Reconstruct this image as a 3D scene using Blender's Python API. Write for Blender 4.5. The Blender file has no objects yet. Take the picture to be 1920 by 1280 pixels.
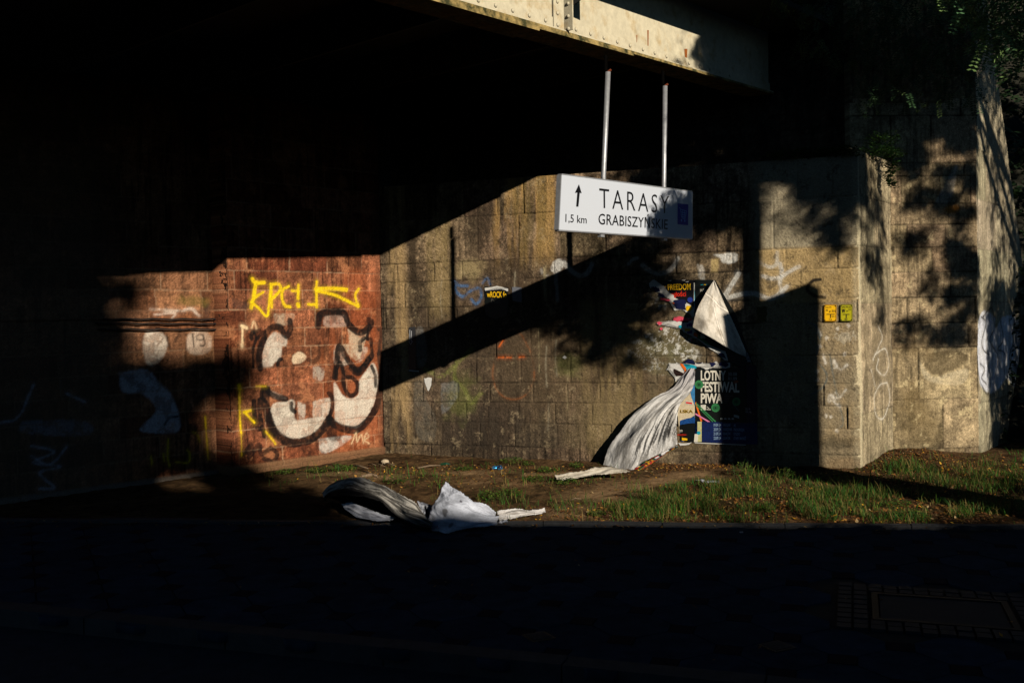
import bpy, bmesh, math, random
import numpy as np
from math import sin, cos, tan, radians, atan2, hypot, pi
from mathutils import Vector, Matrix
random.seed(7)
RNG = np.random.default_rng(11)

# ------------------------------------------------------------------ camera
F = 1867.0; PITCH = -(43/1867.); ROLL = radians(1.05); CH = 1.76
fwd = np.array([0, cos(PITCH), sin(PITCH)]); up0 = np.array([0, -sin(PITCH), cos(PITCH)]); r0 = np.array([1., 0, 0])
CR = r0*cos(ROLL) - up0*sin(ROLL); CU = r0*sin(ROLL) + up0*cos(ROLL)
CAM = np.array([0, 0, CH])
scn = bpy.context.scene
cd = bpy.data.cameras.new('camera'); cam = bpy.data.objects.new('camera', cd); scn.collection.objects.link(cam)
cd.sensor_width = 36; cd.lens = 36*F/1920; cd.clip_end = 2000; cd.clip_start = .05
cam.matrix_world = Matrix(((CR[0], CU[0], -fwd[0], CAM[0]), (CR[1], CU[1], -fwd[1], CAM[1]), (CR[2], CU[2], -fwd[2], CAM[2]), (0, 0, 0, 1)))
scn.camera = cam

# ------------------------------------------------------------------ light
EL = radians(21.0); AZ = .56                       # light travels along (-AZ, 1)
_h = hypot(AZ, 1)
SUNV = np.array([AZ/_h*cos(EL), -1/_h*cos(EL), sin(EL)])    # towards the sun
SS = np.array([AZ, -1, tan(EL)*_h])                # towards the sun, one metre of y
w = bpy.data.worlds.new('World'); scn.world = w; w.use_nodes = True
nt = w.node_tree; bg = nt.nodes['Background']
sky = nt.nodes.new('ShaderNodeTexSky'); sky.sky_type = 'NISHITA'; sky.sun_disc = False
sky.sun_elevation = EL; sky.sun_rotation = atan2(SUNV[0], SUNV[1]); sky.dust_density = 0; sky.ozone_density = 6
nt.links.new(sky.outputs[0], bg.inputs[0]); bg.inputs[1].default_value = .05
sl = bpy.data.lights.new('sun', 'SUN'); so = bpy.data.objects.new('sun', sl); scn.collection.objects.link(so)
sl.energy = 5.0; sl.angle = radians(.5); sl.color = (1, .92, .81)
so.rotation_euler = Vector(SUNV).to_track_quat('Z', 'Y').to_euler()
scn.view_settings.view_transform = 'Standard'; scn.view_settings.look = 'None'
scn.view_settings.exposure = -.12; scn.view_settings.gamma = 1
scn.cycles.max_bounces = 4; scn.cycles.diffuse_bounces = 0; scn.cycles.transparent_max_bounces = 8

# ------------------------------------------------------------------ geometry helpers
def A3(*a): return np.array(a, float)
def ray(px, py): return fwd + (px-960)/F*CR + (640-py)/F*CU
def hit(px, py, P0, n):
    d = ray(px, py); return CAM + d*(((P0-CAM)@n)/(d@n))
def ground(px, py, z=0.): return hit(px, py, A3(0, 0, z), A3(0, 0, 1))
def proj(P):
    d = np.asarray(P, float)-CAM; ww = d@fwd
    return 960+F*(d@CR)/ww, 640-F*(d@CU)/ww, ww
def s2l(c):
    c = np.asarray(c, float)/255.; return np.where(c < .04045, c/12.92, ((c+.055)/1.055)**2.4)
D46 = A3(cos(radians(46)), sin(radians(46)), 0); N46 = A3(D46[1], -D46[0], 0)
DG = A3(cos(radians(49)), sin(radians(49)), 0); NG = A3(DG[1], -DG[0], 0)       # bridge girder and sign

def link(o, parent=None):
    scn.collection.objects.link(o)
    if parent is not None: o.parent = parent
    return o
def tag(o, label=None, cat=None, group=None, kind=None):
    if label: o['label'] = label
    if cat: o['category'] = cat
    if group: o['group'] = group
    if kind: o['kind'] = kind
    return o
def empty(name, loc, label, cat, group=None):
    o = bpy.data.objects.new(name, None); link(o); o.location = Vector(loc)
    return tag(o, label, cat, group)
def mesh_np(name, verts, faces, mat, parent=None, col=None, smooth=False):
    """verts (n,3) world, faces: (m,k) array or list; col (n,3) linear"""
    me = bpy.data.meshes.new(name)
    verts = np.asarray(verts, float)
    if parent is not None: verts = verts - np.array(parent_origin(parent))
    if isinstance(faces, np.ndarray):
        m, k = faces.shape
        me.vertices.add(len(verts)); me.vertices.foreach_set('co', verts.astype(np.float32).ravel())
        me.loops.add(m*k); me.loops.foreach_set('vertex_index', faces.astype(np.int32).ravel())
        me.polygons.add(m); me.polygons.foreach_set('loop_start', (np.arange(m)*k).astype(np.int32))
        me.update(calc_edges=True)
    else:
        me.from_pydata([tuple(v) for v in verts], [], faces); me.update()
    if smooth: me.polygons.foreach_set('use_smooth', np.ones(len(me.polygons), bool))
    if col is not None:
        a = me.color_attributes.new('Col', 'FLOAT_COLOR', 'POINT')
        c4 = np.ones((len(verts), 4), np.float32); c4[:, :3] = col
        a.data.foreach_set('color', c4.ravel())
    if mat: me.materials.append(mat)
    o = bpy.data.objects.new(name, me)
    return link(o, parent)
def parent_origin(p):
    v = Vector((0, 0, 0))
    while p is not None: v = v + p.location; p = p.parent
    return v
class MB:
    def __init__(s): s.v = []; s.f = []
    def box(s, c, ax, ay, az):            # centre and three half axes
        c = np.asarray(c, float); ax, ay, az = map(lambda q: np.asarray(q, float), (ax, ay, az)); b = len(s.v)
        for k in (-1, 1):
            for j in (-1, 1):
                for i in (-1, 1): s.v.append(c+i*ax+j*ay+k*az)
        s.f += [[b+q for q in f] for f in ((0, 2, 3, 1), (4, 5, 7, 6), (0, 1, 5, 4), (2, 6, 7, 3), (0, 4, 6, 2), (1, 3, 7, 5))]
        return s
    def tube(s, pts, r, n=10, cap=True):
        pts = [np.asarray(p, float) for p in pts]; rs = r if hasattr(r, '__len__') else [r]*len(pts); b = len(s.v)
        for i, p in enumerate(pts):
            d = pts[min(i+1, len(pts)-1)]-pts[max(i-1, 0)]; d = d/np.linalg.norm(d)
            a = np.cross(d, A3(0, 0, 1) if abs(d[2]) < .9 else A3(1, 0, 0)); a /= np.linalg.norm(a); c = np.cross(d, a)
            for k in range(n): s.v.append(p+rs[i]*(a*cos(2*pi*k/n)+c*sin(2*pi*k/n)))
        for i in range(len(pts)-1):
            for k in range(n):
                s.f.append([b+i*n+k, b+i*n+(k+1) % n, b+(i+1)*n+(k+1) % n, b+(i+1)*n+k])
        if cap: s.f.append([b+k for k in range(n)][::-1]); s.f.append([b+(len(pts)-1)*n+k for k in range(n)])
        return s
    def prism(s, pts, off):
        b = len(s.v); n = len(pts); off = np.asarray(off, float)
        s.v += [np.asarray(p, float) for p in pts]+[np.asarray(p, float)+off for p in pts]
        s.f.append([b+i for i in range(n)][::-1]); s.f.append([b+n+i for i in range(n)])
        for i in range(n): s.f.append([b+i, b+(i+1) % n, b+n+(i+1) % n, b+n+i])
        return s
    def build(s, name, mat, parent=None, smooth=False):
        o = mesh_np(name, np.array(s.v), s.f, mat, parent, smooth=smooth)
        bm = bmesh.new(); bm.from_mesh(o.data); bmesh.ops.recalc_face_normals(bm, faces=bm.faces); bm.to_mesh(o.data); bm.free()
        return o

# ------------------------------------------------------------------ materials
def mat(name, col=(.5, .5, .5), rough=.8, var=.25, scale=20, bump=.0, bscale=60, vcol=False, metal=0, spec=.3, fine=0., col2=None, c2scale=4, c2thr=(.45, .6), trans=0):
    m = bpy.data.materials.new(name); m.use_nodes = True; t = m.node_tree; N = t.nodes; L = t.links
    b = N['Principled BSDF']; b.inputs['Roughness'].default_value = rough; b.inputs['Metallic'].default_value = metal
    b.inputs['Specular IOR Level'].default_value = spec
    tc = N.new('ShaderNodeTexCoord')
    if vcol:
        a = N.new('ShaderNodeAttribute'); a.attribute_name = 'Col'; base = a.outputs['Color']
    else:
        r = N.new('ShaderNodeRGB'); r.outputs[0].default_value = (*col, 1); base = r.outputs[0]
    if col2 is not None:
        n2 = N.new('ShaderNodeTexNoise'); n2.inputs['Scale'].default_value = c2scale; n2.inputs['Detail'].default_value = 8; n2.inputs['Roughness'].default_value = .65
        L.new(tc.outputs['Object'], n2.inputs['Vector'])
        cr = N.new('ShaderNodeMapRange'); cr.inputs[1].default_value = c2thr[0]; cr.inputs[2].default_value = c2thr[1]; L.new(n2.outputs[0], cr.inputs[0])
        mx = N.new('ShaderNodeMix'); mx.data_type = 'RGBA'; L.new(cr.outputs[0], mx.inputs[0]); L.new(base, mx.inputs[6]); mx.inputs[7].default_value = (*col2, 1); base = mx.outputs[2]
    if var:
        n = N.new('ShaderNodeTexNoise'); n.inputs['Scale'].default_value = scale; n.inputs['Detail'].default_value = 6; n.inputs['Roughness'].default_value = .65
        L.new(tc.outputs['Object'], n.inputs['Vector'])
        mr = N.new('ShaderNodeMapRange'); mr.inputs[1].default_value = .25; mr.inputs[2].default_value = .75; mr.inputs[3].default_value = 1-var; mr.inputs[4].default_value = 1+var
        L.new(n.outputs[0], mr.inputs[0])
        v = N.new('ShaderNodeVectorMath'); v.operation = 'SCALE'; L.new(base, v.inputs[0]); L.new(mr.outputs[0], v.inputs['Scale']); base = v.outputs[0]
    L.new(base, b.inputs['Base Color'])
    if bump:
        n = N.new('ShaderNodeTexNoise'); n.inputs['Scale'].default_value = bscale; n.inputs['Detail'].default_value = 8; n.inputs['Roughness'].default_value = .7
        L.new(tc.outputs['Object'], n.inputs['Vector'])
        bp = N.new('ShaderNodeBump'); bp.inputs['Strength'].default_value = bump; bp.inputs['Distance'].default_value = .02; L.new(n.outputs[0], bp.inputs['Height']); L.new(bp.outputs[0], b.inputs['Normal'])
    if trans:
        tr = N.new('ShaderNodeBsdfTranslucent'); L.new(base, tr.inputs[0]); ms = N.new('ShaderNodeMixShader'); ms.inputs[0].default_value = trans
        L.new(b.outputs[0], ms.inputs[1]); L.new(tr.outputs[0], ms.inputs[2]); L.new(ms.outputs[0], N['Material Output'].inputs[0])
    return m
_mc = {}
def cmat(rgb, rough=.6, var=.12, name='print', **k):
    key = (tuple(rgb), rough, var, name)
    if key not in _mc: _mc[key] = mat(name, tuple(s2l(rgb)), rough, var, 40, **k)
    return _mc[key]
M_wall = mat('weathered_masonry', rough=.95, var=.42, scale=60, bump=1.0, bscale=36, vcol=True, spec=.15)
M_dark = mat('soot_dark_masonry', (.05, .045, .04), .95, .3, 5, .4, 20)

# ------------------------------------------------------------------ noise
def vnoise(x, y, seed):
    g = np.random.default_rng(seed).random((128, 128))
    xi = np.floor(x).astype(int); yi = np.floor(y).astype(int); fx = x-xi; fy = y-yi
    fx = fx*fx*(3-2*fx); fy = fy*fy*(3-2*fy)
    a = g[xi % 128, yi % 128]; b = g[(xi+1) % 128, yi % 128]; c = g[xi % 128, (yi+1) % 128]; d = g[(xi+1) % 128, (yi+1) % 128]
    return (a*(1-fx)+b*fx)*(1-fy)+(c*(1-fx)+d*fx)*fy
def fbm(x, y, sc=1., seed=0, octv=5, gain=.55, sx=1., sy=1.):
    t = 0; amp = 1; s = 0
    for i in range(octv):
        t = t+amp*vnoise(x*sc*sx*2**i+i*17.3+500, y*sc*sy*2**i+i*31.7+500, seed*10+i); s += amp; amp *= gain
    return t/s
def sstep(a, b, x):
    t = np.clip((x-a)/(b-a), 0, 1); return t*t*(3-2*t)

# ------------------------------------------------------------------ painted masonry
class Wall:
    def __init__(s, P0, P1, z0, z1, base, res=.0095, seed=1, step=None):
        s.P0 = A3(P0[0], P0[1], 0); d = A3(P1[0], P1[1], 0)-s.P0; s.L = np.linalg.norm(d); s.d = d/s.L
        s.n = A3(s.d[1], -s.d[0], 0); s.z0, s.z1 = z0, z1; s.seed = seed
        nu = int(s.L/res)+2; nz = int((z1-z0)/res)+2
        s.u = np.linspace(0, s.L, nu); s.z = np.linspace(z0, z1, nz)
        s.U, s.Z = np.meshgrid(s.u, s.z)           # (nz,nu)
        s.C = np.ones(s.U.shape+(3,))*s2l(base)*1.25; s.D = np.zeros(s.U.shape)
    def uz(s, px, py):
        h = hit(px, py, s.P0, s.n); return (h-s.P0)@s.d, h[2]
    def pt(s, u, z, off=0.): return s.P0+s.d*u+A3(0, 0, z)+s.n*off
    def at(s, px, py, off=0.):
        u, z = s.uz(px, py); return s.pt(u, z, off)
    def mix(s, col, a, lin=False):
        c = np.asarray(col, float) if lin else s2l(col)*1.25
        s.C += (c-s.C)*np.clip(a, 0, 1)[..., None]
    def mul(s, f): s.C *= f[..., None] if f.ndim == 2 else f
    def noise(s, sc, sd, octv=5, sx=1., sy=1., gain=.55): return fbm(s.U, s.Z, sc, s.seed*7+sd, octv, gain, sx, sy)
    def mottling(s, amt=.35):
        s.mul(1+amt*(s.noise(1.6, 1)-.5)*2); s.mul(1+amt*.9*(s.noise(7, 2)-.5)*2); s.mul(1+amt*1.1*(s.noise(30, 3, 4)-.5)*2)
        s.mul(1-amt*.9*sstep(.52, .66, s.noise(11, 91, 6, gain=.8))); s.mul(1+amt*.7*sstep(.58, .7, s.noise(16, 92, 5, gain=.8, sy=.35)))
        s.mul(1-amt*.8*sstep(.54, .68, fbm(s.U, s.Z, 1, s.seed*7+93, 5, .6, 16, 1.6)))
        s.D += .006*(s.noise(6, 5)-.5)+.004*(s.noise(30, 6, 3)-.5)
        # flaking skins with hard edges, drips, grain and pits
        for sc, sd, th, f in ((2.2, 94, .55, -.22), (3.6, 95, .60, .26), (6, 96, .59, -.30), (9, 97, .63, .30)):
            q = s.noise(sc, sd, 7, gain=.72); e = sstep(th, th+.012, q); s.mul(1+amt*2*f*e); s.D += .0022*np.sign(f)*e; s.mul(1-amt*.5*(1-sstep(.0, .012, np.abs(q-th))))
        dr = fbm(s.U, s.Z, 1, s.seed*7+98, 4, .6, 34, 2.2); mk = s.noise(1.3, 99, 3, sy=.5); s.mul(1-amt*1.5*sstep(.54, .68, dr)*sstep(.42, .62, mk)); s.mul(1+amt*.8*sstep(.60, .72, fbm(s.U, s.Z, 1, s.seed*7+90, 4, .6, 28, 1.8))*sstep(.45, .6, 1-mk))
        rg = np.random.default_rng(s.seed+900); s.mul(1+amt*.42*rg.standard_normal(s.U.shape).clip(-2, 2)); s.mul(1-.5*(rg.random(s.U.shape) < .008))
    def blocks(s, zs, lens, joint=.011, depth=.008, var=.14, tint=None, jcol=None, jdark=.45, seed=3, fade=0.):
        rg = np.random.default_rng(seed+s.seed*31)
        wob = .012*(s.noise(3, 8)-.5); Zw = s.Z+wob; Uw = s.U+.012*(s.noise(3, 9)-.5)
        zs = sorted(zs); J = np.zeros(s.U.shape); vis = np.clip((s.noise(2.2, 12)-.28)*3.2, fade, 1)
        for i in range(len(zs)-1):
            row = (Zw >= zs[i]) & (Zw < zs[i+1]); us = [-rg.random()*lens[1]]
            while us[-1] < s.L+1: us.append(us[-1]+rg.uniform(*lens))
            us = np.array(us); idx = np.clip(np.searchsorted(us, Uw)-1, 0, len(us)-2)
            f = 1+var*rg.standard_normal(len(us)); hue = 1+.018*rg.standard_normal((len(us), 3))
            cc = (f[:, None]*hue)[idx]
            if tint is not None:
                tt = rg.random(len(us)) < tint[1]; k = np.where(tt[idx][..., None], np.array(tint[0]), 1.); cc = cc*k
            s.C = np.where(row[..., None], s.C*cc, s.C)
            s.D = np.where(row, s.D+(.0035*rg.standard_normal(len(us)))[idx], s.D)
            e = np.minimum(np.abs(Uw-us[idx]), np.abs(us[np.minimum(idx+1, len(us)-1)]-Uw))
            e = np.minimum(e, np.minimum(Zw-zs[i], zs[i+1]-Zw))
            J = np.where(row, np.maximum(J, 1-sstep(joint*.25, joint, e+.008*(s.noise(25, 14, 3)-.5))), J)
        J = J*vis; s.J = J
        if jcol is not None: s.mix(jcol, J*.6)
        s.mul(1-jdark*J*(.5+.9*s.noise(9, 15, 3))); s.D -= depth*J
    def blob(s, px, py, rx, ry, col, a=.6, soft=.35, ns=6., na=.6, seed=20, mulmode=False):
        u, z = s.uz(px, py); u2, z2 = s.uz(px+rx, py+ry); ru = abs(u2-u)+1e-6; rz = abs(z2-z)+1e-6
        q = np.sqrt(((s.U-u)/ru)**2+((s.Z-z)/rz)**2)+na*(s.noise(ns, seed)-.5)*2*.6
        m = a*(1-sstep(1-soft, 1+soft, q))
        if mulmode: s.mul(1+(col-1)*m)
        else: s.mix(col, m)
    def streak(s, px0, px1, py0, py1, col, a=.6, seed=40, freq=14):
        u0, z0 = s.uz(px0, py0); u1, z1 = s.uz(px1, py1); zt, zb = max(z0, z1), min(z0, z1)
        e = .08
        m = sstep(u0-e, u0+e, s.U+.15*(s.noise(2, seed+3)-.5))*(1-sstep(u1-e, u1+e, s.U+.15*(s.noise(2, seed+4)-.5)))*sstep(zb-.15, zb+.25, s.Z)*(1-sstep(zt-.1, zt+.05, s.Z))
        nz = fbm(s.U, s.Z, 1, seed, 4, .6, freq, freq*.1)
        s.mix(col, a*m*sstep(.32, .6, nz))
    def _dist(s, pts):
        P = np.array([s.uz(*p) for p in pts]); return s._distuz(P)
    def _distuz(s, P):
        best = np.full(s.U.shape, 9.)
        for (a, b) in zip(P[:-1], P[1:]):
            lo = np.minimum(a, b)-.15; hi = np.maximum(a, b)+.15
            i0, i1 = np.searchsorted(s.z, (lo[1], hi[1])); j0, j1 = np.searchsorted(s.u, (lo[0], hi[0]))
            if i1 <= i0 or j1 <= j0: continue
            U = s.U[i0:i1, j0:j1]; Z = s.Z[i0:i1, j0:j1]; ab = b-a; l = ab@ab+1e-9
            t = np.clip(((U-a[0])*ab[0]+(Z-a[1])*ab[1])/l, 0, 1)
            dd = np.hypot(U-a[0]-t*ab[0], Z-a[1]-t*ab[1]); best[i0:i1, j0:j1] = np.minimum(best[i0:i1, j0:j1], dd)
        return best
    def stroke(s, pts, wpx, col, a=.85, wear=.5, seed=60, soft=.008, smooth=True):
        if smooth and len(pts) > 2: pts = catmull(pts)
        d = s._dist(pts)+.010*(s.noise(22, seed, 3)-.5); w2 = wpx/150./2
        m = 1-sstep(w2-soft, w2+soft, d); m = np.maximum(m, .12*(1-sstep(w2, w2+.05, d)))*(1-.2*getattr(s, 'J', 0))*(.9+.2*s.noise(8, seed+7, 4))
        nz = s.noise(14, seed+1, 4); m = m*(1-wear*sstep(.5, .66, nz))
        s.mix(col, a*m)
    def poly(s, pts, col, a=.8, wear=.5, seed=70, soft=.015, nz_sc=10, smooth=True, thr=.5):
        if smooth: pts = catmull(list(pts)+[pts[0]])
        P = np.array([s.uz(*p) for p in pts]); lo = P.min(0)-.1; hi = P.max(0)+.1
        i0, i1 = np.searchsorted(s.z, (lo[1], hi[1])); j0, j1 = np.searchsorted(s.u, (lo[0], hi[0]))
        if i1 <= i0 or j1 <= j0: return
        U = s.U[i0:i1, j0:j1]; Z = s.Z[i0:i1, j0:j1]; ins = np.zeros(U.shape, bool); x, y = P[:, 0], P[:, 1]
        for k in range(len(P)):
            x1, y1, x2, y2 = x[k-1], y[k-1], x[k], y[k]
            if y1 == y2: continue
            c = ((y1 > Z) != (y2 > Z)) & (U < (x2-x1)*(Z-y1)/(y2-y1)+x1); ins ^= c
        m = np.zeros(s.U.shape); m[i0:i1, j0:j1] = ins
        k = max(1, int(soft/.0095))
        for _ in range(k): m = (m+np.roll(m, 1, 0)+np.roll(m, -1, 0)+np.roll(m, 1, 1)+np.roll(m, -1, 1))/5
        nz = s.noise(nz_sc, seed, 5, gain=.7); m = m*(1-.45*getattr(s, 'J', 0))*(.74+.45*s.noise(5, seed+7, 5, gain=.7)); s.mix(col, a*m*(1-wear*sstep(thr-.05, thr+.08, nz)))
    def chips(s, n, seed, r=(.02, .08), col=None, dark=.7, zmax=3.6):
        rg = np.random.default_rng(seed)
        for i in range(n):
            u = rg.uniform(0, s.L); z = rg.uniform(s.z0+.2, zmax); rr = rg.uniform(*r)
            i0, i1 = np.searchsorted(s.z, (z-2*rr, z+2*rr)); j0, j1 = np.searchsorted(s.u, (u-2*rr, u+2*rr))
            if i1-i0 < 3 or j1-j0 < 3: continue
            U = s.U[i0:i1, j0:j1]-u; Z = s.Z[i0:i1, j0:j1]-z
            q = np.hypot(U, Z*rg.uniform(.7, 1.8))/rr+.9*(fbm(U+u, Z+z, 12, seed+i, 3)-.5)
            m = 1-sstep(.75, 1.0, q); s.D[i0:i1, j0:j1] -= .007*m
            f = rg.uniform(dark, 1.25); s.C[i0:i1, j0:j1] *= (1+(f-1)*m)[..., None]
    def build(s, name, parent=None, thick=.35, clip=None, mat=None):
        V = s.P0+s.U[..., None]*s.d+s.Z[..., None]*A3(0, 0, 1)+s.D[..., None]*s.n
        nz, nu = s.U.shape; V = V.reshape(-1, 3); C = np.clip(s.C, .004, .9).reshape(-1, 3)
        I = np.arange(nz*nu).reshape(nz, nu)
        F_ = np.stack([I[:-1, :-1], I[:-1, 1:], I[1:, 1:], I[1:, :-1]], -1).reshape(-1, 4)
        if clip is not None:
            ok = clip(s.U, s.Z).reshape(-1); F_ = F_[ok[F_].all(1)]
        else:
            loop = np.concatenate([I[0, :], I[1:, -1], I[-1, -2::-1], I[-2:0:-1, 0]])   # rim and a back face
            b = len(V); B = V[loop]-s.n*thick; V = np.vstack([V, B]); C = np.vstack([C, C[loop]])
            k = len(loop); j = np.arange(k); F_ = np.vstack([F_, np.stack([loop, b+j, b+(j+1) % k, np.roll(loop, -1)], -1)])
            cs = [b, b+nu-1, b+nu+nz-2, b+2*nu+nz-3]; F_ = np.vstack([F_, [[cs[3], cs[2], cs[1], cs[0]]]])
        return mesh_np(name, V, F_, mat or M_wall, parent, C, smooth=False)
def catmull(pts, n=7):
    P = [np.array(p, float) for p in pts]; P = [2*P[0]-P[1]]+P+[2*P[-1]-P[-2]]; out = []
    for i in range(1, len(P)-2):
        for k in range(n):
            t = k/n; out.append(.5*((2*P[i])+(-P[i-1]+P[i+1])*t+(2*P[i-1]-5*P[i]+4*P[i+1]-P[i+2])*t*t+(-P[i-1]+3*P[i]-3*P[i+1]+P[i+2])*t**3))
    out.append(P[-2]); return [tuple(o) for o in out]

# corner points of the abutment, all measured
cA = (-1.70, 13.0); cB = (3.86, 11.06); cC = (4.566, 11.955); cD = (5.637, 12.046)
cR = (-3.233, 11.361); cS = (cR[0]-.719*.32, cR[1]+.695*.32); cL = (cS[0]-D46[0]*6, cS[1]-D46[1]*6)
cE = (cD[0]+.64*4, cD[1]+.77*4)
Z8 = lambda *p: [(x/2.559+700, y/2.559+380) for x, y in p]
Z3 = lambda *p: [(x/3.047+400, y/3.047+480) for x, y in p]
Z1 = lambda *p: [(x/4+1000, y/4+280) for x, y in p]
Z5 = lambda *p: [(x/1.829+1400, y/1.829+200) for x, y in p]
Z6 = lambda *p: [(x/2.561, y/2.561+480) for x, y in p]
ZA = lambda *p: [(x/6.4+1220, y/6.4+500) for x, y in p]
ZB = lambda *p: [(x/6.4+1230, y/6.4+660) for x, y in p]

# ---- grey front wall
def grey_wall():
    W = Wall(cA, cB, -.1, 3.5, (122, 102, 78), seed=1)
    W.mottling(.56)
    zs = [W.uz(800, y)[1] for y in (833, 790, 753, 717, 670, 616, 577, 528, 493)]
    zs = [-.3]+sorted(zs)+[3.05, 3.62, 4.2, 4.9]
    W.blocks(zs, (.34, .72), joint=.013, depth=.013, var=.12, jdark=.66, fade=.12)
    # grime and tones
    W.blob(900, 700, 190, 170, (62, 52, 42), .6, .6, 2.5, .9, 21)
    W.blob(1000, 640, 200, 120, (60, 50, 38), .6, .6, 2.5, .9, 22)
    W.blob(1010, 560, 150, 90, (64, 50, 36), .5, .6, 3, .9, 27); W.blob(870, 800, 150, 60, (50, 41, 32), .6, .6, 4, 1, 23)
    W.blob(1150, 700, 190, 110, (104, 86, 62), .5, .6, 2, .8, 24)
    W.streak(722, 770, 300, 870, (176, 146, 100), .75, 41, 8)
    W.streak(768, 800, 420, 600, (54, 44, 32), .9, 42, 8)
    W.streak(800, 850, 400, 600, (150, 128, 84), .55, 43, 12)
    W.streak(850, 935, 380, 480, (56, 46, 34), .85, 48, 6)
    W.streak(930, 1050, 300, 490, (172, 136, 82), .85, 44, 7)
    W.streak(960, 1040, 300, 490, (104, 88, 50), .6, 45, 16)
    W.streak(1090, 1220, 560, 860, (140, 120, 80), .55, 46, 10)
    W.streak(800, 1080, 760, 860, (60, 52, 42), .5, 47, 22)
    W.streak(1210, 1420, 640, 870, (96, 86, 66), .5, 49, 12)
    W.blob(880, 505, 25, 18, (168, 148, 104), .6, .4, 10, 1, 25)
    W.blob(1180, 790, 120, 60, (122, 106, 74), .5, .6, 4, 1, 26)
    # pilaster is paler and smoother
    m = sstep(W.uz(1395, 500)[0], W.uz(1440, 500)[0], W.U)
    W.mix((160, 140, 104), m*(.75*W.noise(2, 31)+.3))
    up = m*sstep(2.49, 2.53, W.Z); W.mix((150, 140, 116), up*.8)
    mid = m*sstep(1.86, 1.9, W.Z)*(1-sstep(2.48, 2.5, W.Z)); W.mix((170, 142, 92), mid*.6)
    low = m*(1-sstep(1.2, 1.9, W.Z)); W.mix((120, 110, 90), low*.45*sstep(.35, .6, W.noise(5, 33)))
    W.blob(1590, 870, 45, 14, (178, 148, 108), .5, .5, 8, 1, 34)
    e = sstep(W.L-.10, W.L-.03, W.U); W.mix((196, 182, 148), e*.6*W.noise(12, 35))
    W.blob(1560, 745, 12, 8, (210, 200, 180), .5, .3, 30, 1.8, 36); W.blob(1585, 632, 16, 10, (196, 184, 158), .6, .3, 40, 1.8, 37)
    for i in range(14): W.blob(1530+9*random.random()*7, 600+random.random()*220, 3, 4, (216, 206, 188), .6, .3, 60, 1.8, 120+i)
    W.blob(1565, 830, 35, 12, (84, 74, 54), .6, .4, 20, 1.5, 38)
    # darker towards the soil line
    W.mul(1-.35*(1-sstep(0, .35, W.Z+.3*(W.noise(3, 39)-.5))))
    W.mul(1-.12*sstep(.5, .62, W.noise(3.5, 50, 6, gain=.75)))
    W.mix((166, 146, 112), .40*sstep(.60, .74, W.noise(9, 51, 6, gain=.8)))
    W.mix((44, 38, 30), .55*sstep(.62, .74, W.noise(12, 52, 5, gain=.75)))
    # lime and glue residue where posters were torn
    for (x, y, rx, ry, a) in ((1260, 640, 60, 28, .9), (1215, 655, 45, 22, .6), (1290, 600, 40, 22, .8), (1285, 665, 30, 22, .9), (1245, 690, 36, 14, .7), (1240, 560, 26, 24, .5)):
        u, z = W.uz(x, y); q = np.hypot((W.U-u)/(rx/150), (W.Z-z)/(ry/150)); g = 1-sstep(.6, 1.15, q+.5*(W.noise(5, 53)-.5))
        W.mix((112, 108, 78), .5*a*g); W.mix((232, 228, 216), a*.62*g*sstep(.55, .61, W.noise(15, 54, 6, gain=.85)))
    # sprayed marks
    bl = (70, 108, 150)
    W.stroke(Z8((388, 378), (415, 398), (452, 398)), 6, bl, .7, .5); W.stroke(Z8((390, 380), (398, 425), (430, 450), (468, 422), (508, 410), (518, 450), (495, 485), (468, 462)), 5.5, bl, .7, .5)
    W.stroke(Z8((522, 385), (545, 360), (560, 392)), 5, bl, .6, .5)
    og = (150, 86, 44)
    ov = [(672+95*cos(t)+(14*sin(2*t)), 775+168*sin(t)) for t in np.linspace(-2.2, 3.2, 22)]
    W.stroke(Z8(*ov), 3.2, og, .42, .8)
    for a, b in (((600, 741), (625, 741)), ((640, 741), (660, 742)), ((700, 740), (722, 738)), ((605, 690), (622, 660))): W.stroke(Z8(a, b), 3.5, (210, 96, 30), .85, .2)
    gr = (122, 130, 58)
    W.stroke(Z8((250, 800), (330, 830), (400, 770), (470, 700)), 9, gr, .35, .8); W.stroke(Z8((400, 760), (390, 840), (440, 900), (470, 960), (520, 910)), 8, gr, .35, .8)
    W.blob(860, 740, 30, 40, gr, .25, .5, 8, 1.2, 55); W.blob(1068, 688, 22, 22, (112, 118, 60), .35, .5, 8, 1.2, 56)
    wh = (205, 202, 192)
    W.poly(Z1((150, 840), (205, 820), (225, 880), (180, 930), (130, 900)), wh, .8, .5, 71)
    W.stroke(Z1((60, 900), (75, 940), (110, 950)), 5, wh, .3, .7)
    W.stroke(Z1((230, 850), (280, 905), (340, 945), (400, 930), (440, 860)), 9, wh, .45, .4)
    W.stroke(Z1((165, 930), (175, 1040), (180, 1130)), 7, wh, .3, .4)
    W.stroke(Z1((715, 860), (740, 830), (780, 815)), 6, wh, .5, .6)
    W.stroke(Z1((820, 870), (880, 915), (950, 930), (1030, 900), (1085, 820)), 8, wh, .6, .5)
    W.poly(Z1((1350, 790), (1400, 785), (1520, 780), (1530, 830), (1480, 855), (1420, 848), (1400, 815)), wh, .85, .35, 72)
    W.poly(Z1((1330, 830), (1390, 815), (1385, 920), (1335, 925)), (190, 165, 110), .8, .2, 73, smooth=False)
    W.poly(Z1((1230, 860), (1275, 880), (1285, 980), (1240, 960)), wh, .45, .5, 74)
    W.stroke(Z1((1420, 1120), (1480, 1030), (1540, 930)), 8, wh, .65, .35)
    W.stroke(Z1((1435, 1125), (1540, 1090), (1650, 1080), (1770, 1120), (1850, 1080), (1900, 1030)), 8, wh, .7, .3)
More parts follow.
